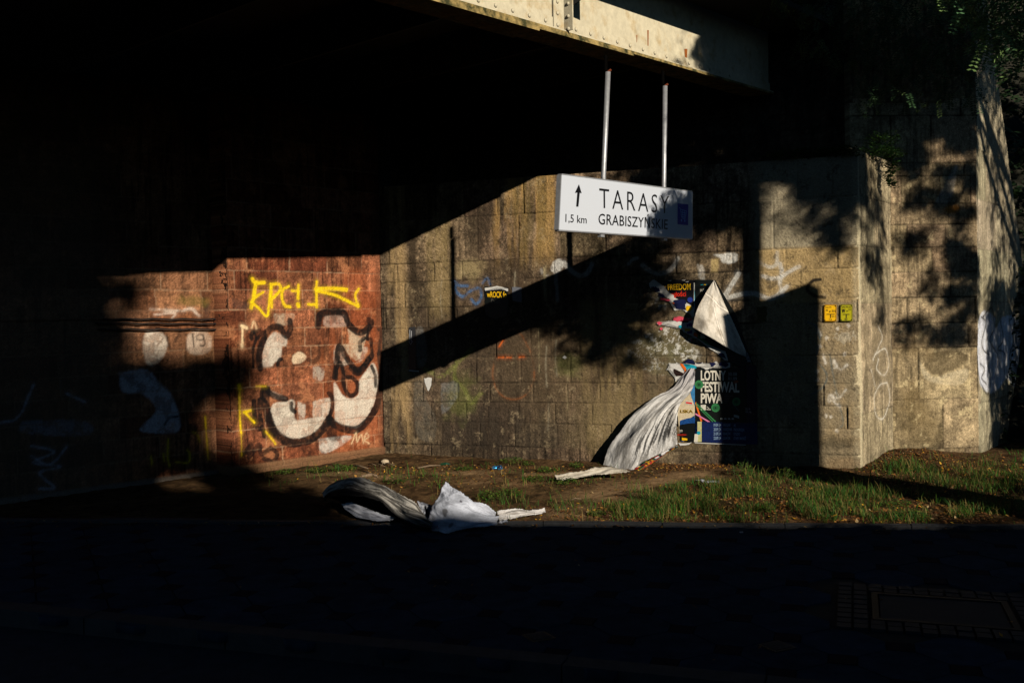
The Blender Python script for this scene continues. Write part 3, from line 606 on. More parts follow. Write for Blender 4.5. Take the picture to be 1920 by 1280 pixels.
def sign():
    M_b = mat('sign_white', (.60, .63, .67), .45, .05, 300, .03, 400); M_blk = cmat((12, 12, 14), .5, .05, 'sign_black')
    M_al = mat('galvanised_steel', (.42, .42, .42), .45, .2, 30, .1, 90, metal=.5); M_blue = cmat((26, 30, 150), .5, .05, 'sign_blue')
    TL, BL, BR, TR = spt(1053.5, 328), spt(1048.5, 430.5), spt(1298, 447), spt(1298, 360)
    root = empty('direction_sign', (TL+TR)/2, 'white direction sign with arrow and cart symbol hanging on two poles below the bridge', 'sign')
    MB().prism([BL, BR, TR, TL], -NG*.035).build('board', M_b, root)
    fr = MB(); e = .012
    dn = (BL-TL)/np.linalg.norm(BL-TL)
    for a, b in ((TL, TR), (BL, BR)): fr.prism([a-dn*e*(1 if a is TL else -1), b-dn*e*(1 if a is TL else -1), b, a], -NG*.05)
    for a, b, s in ((TL, BL, -1), (TR, BR, 1)): fr.prism([a, b, b+DG*e*s, a+DG*e*s], -NG*.05)
    fr.build('frame', M_al, root)
    for (xt, yt, xb, yb, nx, ny) in ((1140, 135, 1131, 336, 1127, 441.5), (1247, 161.5, 1244.5, 352, 1245, 448.5)):
        b = spt(xb, yb, -.075); a = hit(xt, yt, b, A3(1, AZ, 0)/hypot(1, AZ)); d = (b-a)/np.linalg.norm(b-a); c = b+A3(0, 0, -.52)
        p = MB().tube([a, b-d*.03, c], .0255, 14).build('pole', M_al, root, True)
        MB().tube([a+A3(0, 0, .0), a+A3(.03, 0, .02)], .012, 8).build('bolt', cmat((110, 50, 24), .9, .3, 'rust'), p)
        MB().prism([a+DG*.02-NG*.03+A3(0, 0, .012), a-DG*.02-NG*.03+A3(0, 0, .012), a-DG*.02-NG*.03+A3(0, 0, .16), a+DG*.02-NG*.03+A3(0, 0, .16)], NG*.012).build('clamp', cmat((8, 7, 6), .95, .2, 'shade_black', spec=0), p)  # sunlit clamp coloured near black to read as the dark gap above
        for (yy) in (.0,):
            q = spt(nx, ny, -.03); MB().box(q+A3(0, 0, -.004), DG*.03, NG*.02, A3(0, 0, .012)).build('bracket', M_al, root)
    P = spt
    put_text('TARASY', [(1123.8, 353.2), (1254.5, 368), (1253.8, 400.6), (1124.2, 389.3)], P, M_blk, root, spacing=1.28, bold=-.008)
    put_text('GRABISZYŃSKIE', [(1122.4, 400.4), (1252.2, 412), (1251.8, 430), (1122.2, 420.3)], P, M_blk, root, bold=.004, spacing=1.04)
    put_text('1,5 km', [(1060.6, 401), (1100.2, 405.2), (1100, 419), (1060.3, 416)], P, M_blk, root, bold=.002)
    pl = lambda pts, nm, m, off=.003, par=root: mesh_np(nm, [spt(x, y, off) for x, y in pts], [list(range(len(pts)))[::-1]], m, par)
    pl([(1085.6, 345.5), (1090.7, 362.6), (1087.2, 361.2), (1084.6, 387.5), (1080.5, 387.2), (1082.6, 361), (1078, 361.8)], 'arrow', M_blk)
    bq = pl([(1270.6, 381.2), (1290.6, 383.2), (1290.2, 422.6), (1270.4, 420.4)], 'pictogram', M_blue)
    lb = cmat((120, 170, 230), .5, .05, 'cart_line')
    c = lambda x, y: (1000+x/4, 280+y/4)
    def ln(pts, w_=.9):
        pts = [spt(*c(*p), .005) for p in pts]; mb = MB(); up_ = A3(0, 0, 1)
        for a, b in zip(pts[:-1], pts[1:]):
            d = (b-a)/np.linalg.norm(b-a); s = np.cross(d, NG); mb.prism([a-s*.0032, b-s*.0032, b+s*.0032, a+s*.0032], NG*.001)
        return mb
    m = ln([(1093, 437), (1101, 441), (1112, 508), (1122, 520), (1140, 520)])
    for s in ([(1103, 450), (1148, 462)], [(1148, 462), (1141, 512)], [(1112, 505), (1141, 512)], [(1107, 470), (1146, 480)], [(1110, 488), (1143, 496)], [(1118, 455), (1121, 508)], [(1133, 459), (1132, 510)]):
        k = ln(s); b = len(m.v); m.v += k.v; m.f += [[i+b for i in f] for f in k.f]
    for (x, y) in ((1111, 533), (1136, 536)):
        p = spt(*c(x, y), .0055); b = len(m.v); m.v += [p+(DG*cos(t)+A3(0, 0, 1)*sin(t))*.014 for t in np.linspace(0, 2*pi, 12)[:-1]]; m.f.append(list(range(b, b+11)))
    m.build('cart_symbol', lb, bq)
sign()

# ------------------------------------------------------------------ posters and torn paper on the grey wall
gwp = lambda px, py, off=0.: GW.at(px, py, off)
def ragged(pts, amp=1.2, seed=0, step=3., flags=None):
    rg = random.Random(seed); out = []; n = len(pts)
    for i in range(n):
        a, b = pts[i], pts[(i+1) % n]; L = hypot(b[0]-a[0], b[1]-a[1]); k = max(1, int(L/step)); rr = flags is None or flags[i]
        for j in range(k):
            t = j/k; j2 = amp if (rr and j > 0) else 0
            out.append((a[0]+(b[0]-a[0])*t+rg.uniform(-j2, j2), a[1]+(b[1]-a[1])*t+rg.uniform(-j2, j2)))
    return out
def torn(pts, rough=.22, seed=0, lv=4):
    rg = random.Random(seed)
    for _ in range(lv):
        out = []
        for i, a in enumerate(pts):
            b = pts[(i+1) % len(pts)]; dx, dy = b[0]-a[0], b[1]-a[1]; L = hypot(dx, dy); out.append(a)
            if L > .7: k = rg.gauss(0, rough); k = max(-.3, min(.3, k)); t = rg.uniform(.38, .62); out.append((a[0]+dx*t-dy*k, a[1]+dy*t+dx*k))
        pts = out
    return pts
def flat(name, pts, m, off, parent=None, thick=.0012, planef=gwp):
    P = [planef(x, y, off) for x, y in pts]
    n = GW.n; n_ = len(P); V = P+[p-n*thick for p in P]
    bm = bmesh.new(); vs = [bm.verts.new(p - (np.array(parent_origin(parent)) if parent is not None else 0)) for p in P]
    f = bm.faces.new(vs); bmesh.ops.triangulate(bm, faces=[f], ngon_method='EAR_CLIP')
    bmesh.ops.recalc_face_normals(bm, faces=bm.faces)
    ext = bmesh.ops.extrude_face_region(bm, geom=list(bm.faces)); 
    for v in ext['geom']:
        if isinstance(v, bmesh.types.BMVert): v.co -= Vector(n)*thick
    me = bpy.data.meshes.new(name); bm.to_mesh(me); bm.free(); me.materials.append(m)
    return link(bpy.data.objects.new(name, me), parent)
def poster(name, pts, m, off, label, cat='poster', amp=0, seed=0, flags=None, group=None):
    c = gwp(sum(p[0] for p in pts)/len(pts), sum(p[1] for p in pts)/len(pts), 0)
    r = empty(name, c, label, cat, group)
    flat('sheet', ragged(pts, amp, seed, flags=flags) if amp else pts, m, off, r); return r
def bar(parent, name, a, b, w_, m, off):
    d = A3(b[0]-a[0], b[1]-a[1]); d /= np.linalg.norm(d); s = (-d[1]*w_/2, d[0]*w_/2)
    return flat(name, [(a[0]+s[0], a[1]+s[1]), (b[0]+s[0], b[1]+s[1]), (b[0]-s[0], b[1]-s[1]), (a[0]-s[0], a[1]-s[1])], m, off, parent)
def disc(parent, name, x, y, r, m, off, n=24, sc=0.):
    return flat(name, [(x+r*(1+sc*(k % 2))*cos(2*pi*k/n), y+r*(1+sc*(k % 2))*sin(2*pi*k/n)) for k in range(n)], m, off, parent)
WH = cmat((214, 210, 200), .8, .15, 'torn_paper'); BK = cmat((14, 18, 16), .45, .2, 'black_print'); YE = cmat((244, 190, 20), .5, .1, 'yellow_print'); RD = cmat((226, 46, 20), .5, .1, 'red_print')
NV = cmat((16, 22, 62), .5, .3, 'navy_print'); TE = cmat((20, 160, 180), .5, .1, 'teal_print'); OR = cmat((238, 110, 26), .5, .1, 'orange_print'); PK = cmat((226, 80, 100), .6, .2, 'pink_print'); GR = cmat((56, 130, 76), .5, .1, 'green_print')
CRM = cmat((224, 216, 196), .6, .08, 'cream_print'); PU = cmat((100, 60, 130), .6, .2, 'purple_print')
def posters():
    # black poster, left
    p = poster('torn_poster', [(909, 537), (952, 539), (953, 560), (951, 592), (930, 598), (910, 590)], BK, .006, 'small torn black poster with a cut off yellow word, at the diagonal shadow edge', amp=1, seed=1)
    flat('torn_edge', ragged([(909, 540), (925, 538), (932, 536), (953, 541), (953, 546), (932, 539), (924, 542), (910, 545)], .5, 2), WH, .008, p)
    put_text('wROCK fo', [(913.5, 546.5), (950, 546.5), (950, 558.5), (913.5, 557)], gwp, YE, p, bold=.02, off=.009)
    put_text('Dzień', [(921.5, 560.5), (938, 561), (938, 569), (921.5, 568)], gwp, cmat((100, 96, 88), .5, .1, 'grey_print'), p, off=.009)
    p = poster('torn_sticker', [(960, 538), (978, 539), (978, 566), (961, 564)], cmat((110, 112, 118), .7, .35, 'faded_paper'), .006, 'small faded grey sticker right of the small yellow word poster', 'sticker', 1, 3)
    p = poster('notice_strip', [(767, 614), (779, 612), (781, 696), (767, 697)], cmat((46, 46, 48), .7, .3, 'dark_strip'), .006, 'narrow dark notice strip with a thin down arrow near the red corner', 'notice', .7, 4)
    g = cmat((190, 190, 190), .6, .1, 'pale_line')
    for a, b in (((769, 618), (769, 640)), ((772, 620), (772, 640)), ((766.8, 639), (770.5, 646)), ((774, 639), (770.5, 646))): bar(p, 'arrow_line', a, b, .9, g, .009)
    bar(p, 'white_edge', (767, 694), (786, 696), 2, WH, .009)
    put_text('T 42 J4', [(750, 650), (770, 650), (770, 656), (750, 656)], gwp, cmat((84, 84, 84), .6, .1, 'dim_line'), p, off=.009)
    s = flat('paper_scrap', ragged([(795.5, 709), (803, 707), (810, 708), (809, 722), (804, 733), (799, 722)], .8, 5), WH, .01); tag(s, 'small white pointed paper scrap on the left of the grey wall', 'scrap')
    s = flat('paper_scrap', ragged([(1055, 670), (1059, 666), (1064, 670), (1060, 673)], .5, 6), WH, .012); tag(s, 'tiny white scrap in the middle of the grey wall under the leaf shadow', 'scrap')
    # freedom poster
    p = poster('torn_poster', [(1240, 527), (1262, 524), (1301.5, 525), (1301.5, 574), (1292, 568), (1281, 563), (1268, 559), (1256, 550), (1247, 541)], cmat((16, 14, 20), .45, .3, 'black_print'), .007, 'torn black poster with the yellow word FREEDOM over red letters', amp=1.2, seed=7, flags=[0, 0, 0, 1, 1, 1, 1, 1, 1])
    put_text('r FREEDOM', [(1245, 533), (1295.2, 531.2), (1295.4, 543.4), (1246, 543.8)], gwp, YE, p, bold=.022, off=.009)
    put_text('egłości', [(1258, 547), (1286.4, 546), (1286.4, 555.5), (1259, 555.5)], gwp, RD, p, bold=.012, off=.009)
    disc(p, 'blue_patch', 1294, 562, 5, cmat((30, 50, 130), .6, .4, 'blue_print'), .0095)
    bar(p, 'torn_edge', (1302, 530), (1302, 580), 1.6, WH, .0098); bar(p, 'torn_edge', (1302.5, 545), (1302.8, 575), .9, TE, .0105)
    for k, (x, y) in enumerate(((1252, 526), (1278, 525), (1284, 528))): flat('torn_edge', ragged([(x, y), (x+8, y-1), (x+6, y+1.5)], .6, 30+k), WH, .0105, p)
    # left scraps
    G = 'torn paper scraps left around the posters'
    def scrap(pts, layers, lab, seed, off=.010, amp=1.3):
        c = gwp(pts[0][0], pts[0][1]); r = empty('torn_scrap', c, lab, 'scrap', G); flat('paper', torn(pts, .2, seed), WH, off, r)
        for k, (q, m) in enumerate(layers): flat('print', torn(q, .2, seed*7+k, 3), m, off+.0025+.001*k, r)
    scrap(ZA((20, 160), (60, 170), (120, 215), (170, 270), (230, 320), (260, 345), (220, 380), (150, 350), (90, 310), (0, 260), (-20, 200)), [(ZA((0, 240), (60, 235), (120, 290), (60, 300)), NV), (ZA((90, 330), (150, 330), (170, 370), (110, 360)), NV), (ZA((120, 370), (240, 395), (235, 410), (130, 400)), PK)], 'ragged white and blue scraps left of the word FREEDOM', 11)
    scrap(ZA((215, 340), (300, 375), (330, 390), (420, 420), (510, 480), (525, 560), (505, 600), (470, 570), (420, 545), (360, 510), (300, 530), (275, 510), (300, 470), (260, 440), (210, 400)),
          [(ZA((290, 400), (345, 400), (430, 440), (440, 520), (380, 500), (270, 445)), NV), (ZA((440, 465), (495, 470), (510, 505), (470, 535), (440, 530)), YE), (ZA((260, 430), (285, 430), (280, 455)), OR), (ZA((465, 560), (490, 575), (470, 580)), PK)], 'torn navy, yellow and white scrap under the red words', 12, .0112)
    scrap(ZA((75, 670), (110, 655), (170, 665), (215, 645), (300, 640), (400, 620), (470, 620), (515, 640), (545, 680), (520, 740), (540, 790), (560, 855), (520, 840), (470, 815), (430, 780), (380, 760), (340, 720), (250, 700), (190, 690), (130, 695), (90, 690)),
          [(ZA((75, 670), (110, 655), (150, 670), (130, 693), (90, 690)), PK), (ZA((270, 635), (400, 615), (500, 618), (500, 635), (380, 632), (290, 648)), PK), (ZA((370, 645), (460, 655), (440, 672), (380, 665)), BK), (ZA((430, 690), (500, 685), (500, 720), (440, 725)), PU), (ZA((400, 735), (475, 745), (470, 770), (420, 778)), YE), (ZA((340, 708), (380, 715), (375, 740), (345, 730)), TE), (ZA((440, 775), (500, 760), (500, 800), (460, 805)), PU), (ZA((530, 780), (560, 850), (535, 835)), OR)],
          'long white, pink and purple torn scrap pointing left above the bare patch', 13)
    scrap(ZA((110, 750), (145, 725), (148, 750), (125, 760)), [(ZA((112, 750), (143, 727), (146, 748), (125, 758)), PK)], 'tiny pink scrap alone on the stone', 14, amp=.4)
    scrap(ZA((475, 865), (492, 862), (496, 885), (480, 890)), [(ZA((475, 865), (492, 862), (496, 885), (480, 890)), PK)], 'tiny pink scrap below the purple and orange pieces', 15, amp=.3)
    # black hai poster behind the flap
    p = poster('torn_poster', [(1303, 524), (1341, 525), (1380, 590), (1408, 672), (1424, 712), (1398, 690), (1368, 680), (1342, 656), (1322, 640), (1308, 626), (1302, 612)], BK, .008, 'torn black and green poster reading HAI behind the upper hanging flap', amp=1., seed=17, flags=[0, 0, 0, 0, 1, 1, 1, 1, 1, 0, 0])
    put_text('HAI', [(1313, 541.5), (1322.4, 541), (1322.6, 546.8), (1313.2, 547)], gwp, CRM, p, off=.0105)
    for a, b, m in (((1314, 534), (1319, 533.6), TE), ((1320, 533.8), (1324, 533.6), YE), ((1324.5, 533.6), (1329, 533.4), TE), ((1313.5, 550.7), (1319, 550.5), YE)): bar(p, 'print_line', a, b, .9, m, .0105)
    flat('print', ZA((530, 780), (560, 800), (600, 850), (700, 920), (775, 1005), (740, 990), (640, 900), (560, 840)), GR, .0105, p)
    flat('print', ZA((600, 760), (625, 782), (600, 782)), CRM, .0105, p); flat('print', ZA((598, 802), (640, 805), (660, 850), (655, 862), (598, 860)), cmat((190, 184, 165), .6, .5, 'cream_print'), .0105, p)
    flat('torn_edge', ragged(ZA((540, 850), (600, 880), (660, 930), (710, 960), (780, 1010), (900, 1015), (930, 1130), (880, 1110), (800, 1030), (700, 975), (620, 905)), .7, 18, 2), WH, .0110, p)
    flat('print', ragged(ZA((800, 1030), (880, 1040), (910, 1100), (860, 1085)), .8, 19, 2), NV, .0125, p)
    # torn strip above lotny poster
    scrap(ZB((470, 130), (560, 118), (700, 122), (820, 135), (885, 125), (885, 185), (800, 180), (700, 180), (640, 190), (600, 215), (560, 185), (500, 175)), [(ZB((640, 128), (720, 132), (690, 170), (650, 150)), NV), (ZB((760, 140), (870, 135), (870, 160), (800, 165)), NV), (ZB((480, 128), (560, 122), (540, 140)), NV)], 'torn white and navy strip along the top of the beer festival poster', 21, .0132, .9)
    scrap(ZB((160, 125), (250, 118), (480, 122), (480, 180), (440, 210), (380, 280), (350, 300), (310, 330), (300, 300), (250, 330), (230, 355), (240, 300), (200, 230), (130, 215), (150, 190), (210, 195), (170, 160)),
          [(ZB((290, 130), (480, 165), (490, 180), (420, 215), (375, 270), (350, 200)), TE), (ZB((290, 135), (340, 165), (370, 215), (375, 250), (355, 265), (335, 200)), OR), (ZB((320, 124), (470, 124), (470, 150)), NV), (ZB((215, 200), (270, 240), (330, 250), (330, 290), (250, 290), (220, 240)), cmat((40, 20, 14), .6, .5, 'dark_print'))], 'torn scrap with teal and orange arcs above the hanging sheet', 22, .0118, 1.)
    # lotny festiwal piwa
    p = poster('event_poster', [(1303.5, 687), (1398, 689), (1400, 792), (1303.5, 790.5)], BK, .0105, 'black beer festival poster with large cream capitals and green bottle caps')
    k = .0125
    put_text('LOTNY', [(1314.3, 694), (1361.5, 694.6), (1361.5, 713), (1314.3, 713.2)], gwp, CRM, p, bold=.032, spacing=.98, off=k)
    put_text('FESTIWAL', [(1314.3, 715.6), (1386.5, 715.4), (1386.5, 735.6), (1314.3, 734)], gwp, CRM, p, bold=.032, spacing=.98, off=k)
    put_text('PIWA', [(1314.3, 737), (1355.6, 737), (1355.6, 755.4), (1314.3, 755.4)], gwp, CRM, p, bold=.032, spacing=.98, off=k)
    th = cmat((170, 176, 170), .6, .1, 'thin_print')
    put_text('30.08', [(1365.4, 697.8), (1382, 698), (1382, 704), (1365.4, 704)], gwp, th, p, off=k); put_text('01.09', [(1365.4, 706.4), (1382, 706.6), (1382, 712.2), (1365.4, 712)], gwp, th, p, off=k)
    for i, (x, y, r) in enumerate(((1311, 720.6, 7.6), (1342, 764, 7.6), (1381, 752.5, 7.4))):
        d = disc(p, 'bottle_cap', x, y, r, GR, k+.0014*(i == 0), 32, .08); disc(d, 'cap_centre', x, y, r*.62, cmat((40, 100, 58), .5, .1, 'green_dark'), k+.003); disc(d, 'cap_mark', x, y, r*.25, cmat((16, 40, 26), .5, .1, 'green_black'), k+.0045, 5)
    for i in range(6): bar(p, 'small_print', (1358.5, 739+i*3.1), (1358.5+(9, 16, 10, 9, 7, 5)[i], 739+i*3.1), .8, cmat((90, 96, 92), .6, .1, 'dim_print'), k)
    bar(p, 'stripe', (1304.5, 754), (1315.5, 789.5), 3, OR, k); bar(p, 'stripe', (1305, 755), (1342, 790), 2.2, GR, k+.0012); bar(p, 'stripe', (1304, 758), (1337, 790), 1.6, GR, k+.0012); bar(p, 'stripe', (1304, 775), (1331, 791), 2.6, cmat((226, 130, 170), .5, .1, 'rose_print'), k+.0022)
    bar(p, 'stripe', (1373, 755), (1386, 771), .9, cmat((60, 110, 120), .6, .1, 'blue_line'), k); flat('label_patch', ragged([(1375, 714), (1384, 712.5), (1385, 716.5), (1377, 719)], .5, 3), cmat((150, 74, 40), .6, .2, 'brown_label'), k+.003, p)
    flat('logo', [(1314.2, 758.4), (1323.8, 758.2), (1323.8, 768.4), (1314.2, 768.4)], cmat((214, 208, 190), .6, .35, 'cream_print'), k, p); bar(p, 'logo', (1325, 767), (1333, 767.4), 1.2, CRM, k); bar(p, 'logo', (1325.5, 762), (1330, 765.2), .8, CRM, k)
    for i in range(4): flat('logo', [(1351+i*7, 783), (1355+i*7, 783), (1356+i*7, 786), (1351+i*7, 786)], th, k, p)
    flat('logo', [(1376, 777), (1381, 777.5), (1386, 779), (1386, 784), (1376, 781)], th, k, p)
    # purple black poster in the shade
    p = poster('event_poster', [(1399.5, 682), (1418, 685), (1421, 794), (1400.5, 793)], cmat((30, 20, 38), .5, .5, 'violet_print'), .0095, 'dim violet poster in shade right of the beer festival poster')
    put_text('DJ A', [(1397+.5, 764), (1407, 764.5), (1407, 768), (1397.5, 768)], gwp, th, p, off=.014)
    put_text('MILAR', [(1397.5, 770), (1409, 770.5), (1409, 773.4), (1397.5, 773)], gwp, th, p, off=.014)
    # polska poster behind the hanging sheet
    p = poster('event_poster', [(1266, 694), (1303, 688), (1303, 829.5), (1276, 827), (1271, 780)], cmat((214, 196, 160), .6, .25, 'sand_print'), .0085, 'sky blue and sand poster with letters LSKA beside the hanging sheet')
    flat('print', [(1290, 715), (1303, 700), (1303, 760), (1297, 745)], cmat((60, 130, 180), .6, .4, 'sky_print'), .0100, p); flat('print', ragged([(1275, 789), (1285, 785), (1295, 783), (1303, 778), (1303, 829), (1276, 827)], 1, 4), cmat((18, 70, 130), .6, .5, 'deep_blue_print'), .0100, p)
    flat('print', ragged([(1275, 796), (1303, 793), (1303, 829.3), (1276, 827)], 1.4, 5), BK, .0115, p)
    bar(p, 'print_line', (1285.5, 753.8), (1299, 756), 5, WH, .0115); bar(p, 'print_line', (1286.5, 754), (1298, 755.8), 3, RD, .013)
    put_text('LSKA', [(1275.5, 767.6), (1299.5, 767.6), (1300, 773.8), (1275.5, 773.6)], gwp, YE, p, bold=.045, off=.0118); put_text('LSKA', [(1276, 768), (1299, 768), (1299.5, 773.4), (1276, 773.2)], gwp, BK, p, bold=.006, off=.0134)
    put_text('00', [(1274.5, 805), (1280, 805), (1280, 809), (1274.5, 809)], gwp, CRM, p, off=.0134); put_text('URODZINA !', [(1270, 813), (1288, 813.3), (1288, 816), (1270, 816)], gwp, RD, p, bold=.01, off=.0134)
    flat('print', ragged([(1279, 819.5), (1289, 821.5), (1289, 825), (1279, 825)], .4, 8), YE, .0134, p)
    # blue tour poster
    p = poster('event_poster', [(1307.5, 789.5), (1420, 793), (1421, 833), (1316, 828), (1303, 829), (1303, 813), (1308, 812)], cmat((12, 30, 78), .5, .6, 'blue_cloud_print'), .0150, 'blue tour poster with four rows of dates under the beer festival poster')
    flat('print', [(1308, 789.8), (1316, 790), (1316, 827.6), (1308, 828)], cmat((196, 190, 130), .6, .3, 'straw_print'), .0165, p); disc(p, 'print', 1310.5, 811, 3.4, TE, .018); flat('print', [(1303, 813), (1310, 813), (1308.5, 828), (1301.5, 828)], CRM, .0178, p)
    rows = (('19.09.24', 'WROCŁAW', 'A2'), ('20.09.24', 'WARSZAWA', 'PROGRESJA'), ('21.09.24', 'KRAKÓW', 'STUDIO'), ('22.09.24', 'GDAŃSK', 'STARY MANEŻ'))
    for i, (a, b, c) in enumerate(rows):
        y = 793.5+i*8.1; tc = cmat((150, 176, 200), .6, .1, 'pale_blue_print')
        put_text(a, [(1338.5, y), (1352, y), (1352, y+5.5), (1338.5, y+5.5)], gwp, tc, p, off=.0165, bold=.01); put_text(b, [(1356, y), (1370+(i == 1)*3, y), (1370+(i == 1)*3, y+5.5), (1356, y+5.5)], gwp, tc, p, off=.0165, bold=.01)
        put_text(c, [(1376, y+.5), (1376+(4, 20, 12, 23)[i], y+.9), (1376+(4, 20, 12, 23)[i], y+6), (1376, y+5.8)], gwp, tc, p, off=.0165, bold=.01)
    bar(p, 'torn_edge', (1303, 829.5), (1399, 833.5), 1.4, WH, .0155)
    s = flat('paper_scrap', ragged([(1272, 830), (1290, 830), (1298, 828), (1292, 833), (1276, 835)], .6, 6), WH, .02); tag(s, 'white torn strip hanging under the LSKA poster', 'scrap')
    s = flat('torn_sticker', ragged([(1419, 576), (1437, 575), (1438, 604), (1420, 603)], 1.4, 7), cmat((60, 64, 30), .7, .6, 'faded_yellow_paper'), .006); tag(s, 'torn yellowish sticker in deep shade right of the upper flap', 'sticker')
posters()

# ------------------------------------------------------------------ gas plates
def plates():
    for k, (x0, x1, y0, y1, bright) in enumerate(((1545, 1568.5, 571, 602.5, 1), (1575.5, 1598.5, 570.5, 602, 0))):
        col = (248, 190, 16) if bright else (186, 176, 22)
        lab = 'brighter orange-yellow gas main plate marked W 315, left of the pair' if bright else 'duller greenish-yellow gas plate with bold W, right of the pair'
        c = gwp((x0+x1)/2, (y0+y1)/2, .02); r = empty('utility_plate', c, lab, 'sign', 'yellow gas plates on the wall')
        M = cmat(col, .45, .08, 'plate_yellow'); cx, cy = (x0+x1)/2, (y0+y1)/2
        def rr(s, q=2.2): 
            pts = []; a, b = (x1-x0)/2-s, (y1-y0)/2-s
            for sx, sy, t0 in ((1, 1, 0), (-1, 1, 90), (-1, -1, 180), (1, -1, 270)):
                for t in range(0, 91, 22): pts.append((cx+sx*(a-q)+q*cos(radians(t0+t)), cy+sy*(b-q)+q*sin(radians(t0+t))))
            return pts
        flat('plate', rr(0), M, .020, r, .018)
        e = cmat((150, 96, 20) if bright else (84, 80, 26), .6, .2, 'plate_rim'); 
        ring = rr(.4); inner = rr(1.5); m = MB(); n_ = len(ring)
        m.v = [gwp(x, y, .0215) for x, y in ring]+[gwp(x, y, .0215) for x, y in inner]; m.f = [[i, (i+1) % n_, n_+(i+1) % n_, n_+i] for i in range(n_)]; m.build('rim', e, r)
        for sx, sy in ((0, 0), (1, 0), (0, 1), (1, 1)): disc(r, 'screw', x0+1.9+sx*(x1-x0-3.8), y0+2.1+sy*(y1-y0-4.2), 1.1, BK, .024, 8)
        t = cmat((40, 32, 10), .6, .1, 'plate_black'); f = lambda s, a, b, c_, d, bold=.0: put_text(s, [(a, b), (c_, b), (c_, d), (a, d)], gwp, t, r, off=.023, bold=bold)
        if bright:
            f('Gaz PS', 1548, 574.5, 1559, 577.2); f('W', 1548.5, 580, 1552.8, 583.2, .01); f('ø 315', 1555, 581, 1567, 585.2, .005); f('22,1', 1559.5, 591.5, 1566, 594.2); f('1,6', 1555, 597.2, 1560, 600)
            bar(r, 'print_line', (1550, 589), (1565, 589), 1.3, t, .023); bar(r, 'print_line', (1557.5, 589), (1557.5, 596), 1.3, t, .0238)
        else:
            f('GAZ PN de', 1578.3, 573.8, 1595.5, 576.8, .01); f('W', 1578.5, 579, 1585, 586.5, .035); f('ø', 1587, 581, 1590.4, 584); f('315', 1591, 578.5, 1596, 582); f('8,5', 1584, 596.5, 1589, 599.8, .01)
            bar(r, 'print_line', (1580.5, 589.2), (1593, 589.2), 1.3, t, .023); bar(r, 'print_line', (1587, 589), (1587, 596), 1.3, t, .0238)
plates()
# ------------------------------------------------------------------ loose paper sheets
M_paper = mat('weathered_paper', rough=.85, var=.14, scale=60, bump=.35, bscale=45, vcol=True, spec=.1, trans=.06)
def resample(P, n, curve=True):
    P = np.array(P, float)
    if curve and len(P) > 2: P = np.array(catmull3(P))
    d = np.concatenate([[0], np.cumsum(np.linalg.norm(np.diff(P, axis=0), axis=1))]); t = np.linspace(0, d[-1], n)
    return np.stack([np.interp(t, d, P[:, k]) for k in range(3)], 1)
def catmull3(P, n=8):
    P = [2*P[0]-P[1]]+list(P)+[2*P[-1]-P[-2]]; out = []
    for i in range(1, len(P)-2):
        for k in range(n):
            t = k/n; out.append(.5*((2*P[i])+(-P[i-1]+P[i+1])*t+(2*P[i-1]-5*P[i]+4*P[i+1]-P[i+2])*t*t+(-P[i-1]+3*P[i]-3*P[i+1]+P[i+2])*t**3))
    out.append(P[-2]); return out
def sheet(name, top, right, bottom, left, colf, parent=None, nu=70, nv=70, wr=.006, wsc=(3, 14), seed=1, rag=.0, thick=.0015, curve=True, bulge=None, folds=16, famp=.07):
    """Coons patch: top, bottom run left to right; left, right run top to bottom"""
    T, B = resample(top, nu, curve), resample(bottom, nu, curve); L, R = resample(left, nv, curve), resample(right, nv, curve)
    u = np.linspace(0, 1, nu)[None, :, None]; v = np.linspace(0, 1, nv)[:, None, None]
    S = (1-v)*T[None]+v*B[None]+(1-u)*L[:, None]+u*R[:, None]-((1-u)*(1-v)*T[0]+u*(1-v)*T[-1]+(1-u)*v*B[0]+u*v*B[-1])
    du = np.gradient(S, axis=1); dv = np.gradient(S, axis=0); n = np.cross(dv, du); n /= np.linalg.norm(n, axis=2, keepdims=True)+1e-9
    uu, vv = np.meshgrid(np.linspace(0, 1, nu), np.linspace(0, 1, nv))
    if bulge is not None: S = S+bulge(uu, vv)
    wv = wr*(fbm(uu, vv, 1, seed, 4, .5, *wsc)-.5)*2+wr*.35*(fbm(uu, vv, 9, seed+3, 3)-.5)*2
    rgf = np.random.default_rng(seed+70); fold = 0
    for _ in range(folds):
        an = rgf.uniform(0, pi); c0 = rgf.uniform(.1, .9); q = (uu-.5)*cos(an)+(vv-.5)*sin(an)-(c0-.5); fold = fold+rgf.uniform(-1, 1)*np.clip(.18-np.abs(q+.03*(fbm(uu, vv, 5, seed+9, 2)-.5)), 0, .18)
    S = S+n*(wv+fold*famp)[..., None]
    if rag:
        for arr, k in ((0, 0), (1, -1)): S[k, :, :] += (RNG.random((nu, 3))-.5)*rag
        S[:, 0, :] += (RNG.random((nv, 3))-.5)*rag; S[:, -1, :] += (RNG.random((nv, 3))-.5)*rag
    C = colf(uu, vv).reshape(-1, 3); V = S.reshape(-1, 3); I = np.arange(nu*nv).reshape(nv, nu)
    Fc = np.stack([I[:-1, :-1], I[1:, :-1], I[1:, 1:], I[:-1, 1:]], -1).reshape(-1, 4)
    o = mesh_np(name, V, Fc, M_paper, parent, C, smooth=True)
    md = o.modifiers.new('thickness', 'SOLIDIFY'); md.thickness = thick; md.offset = 0
    return o
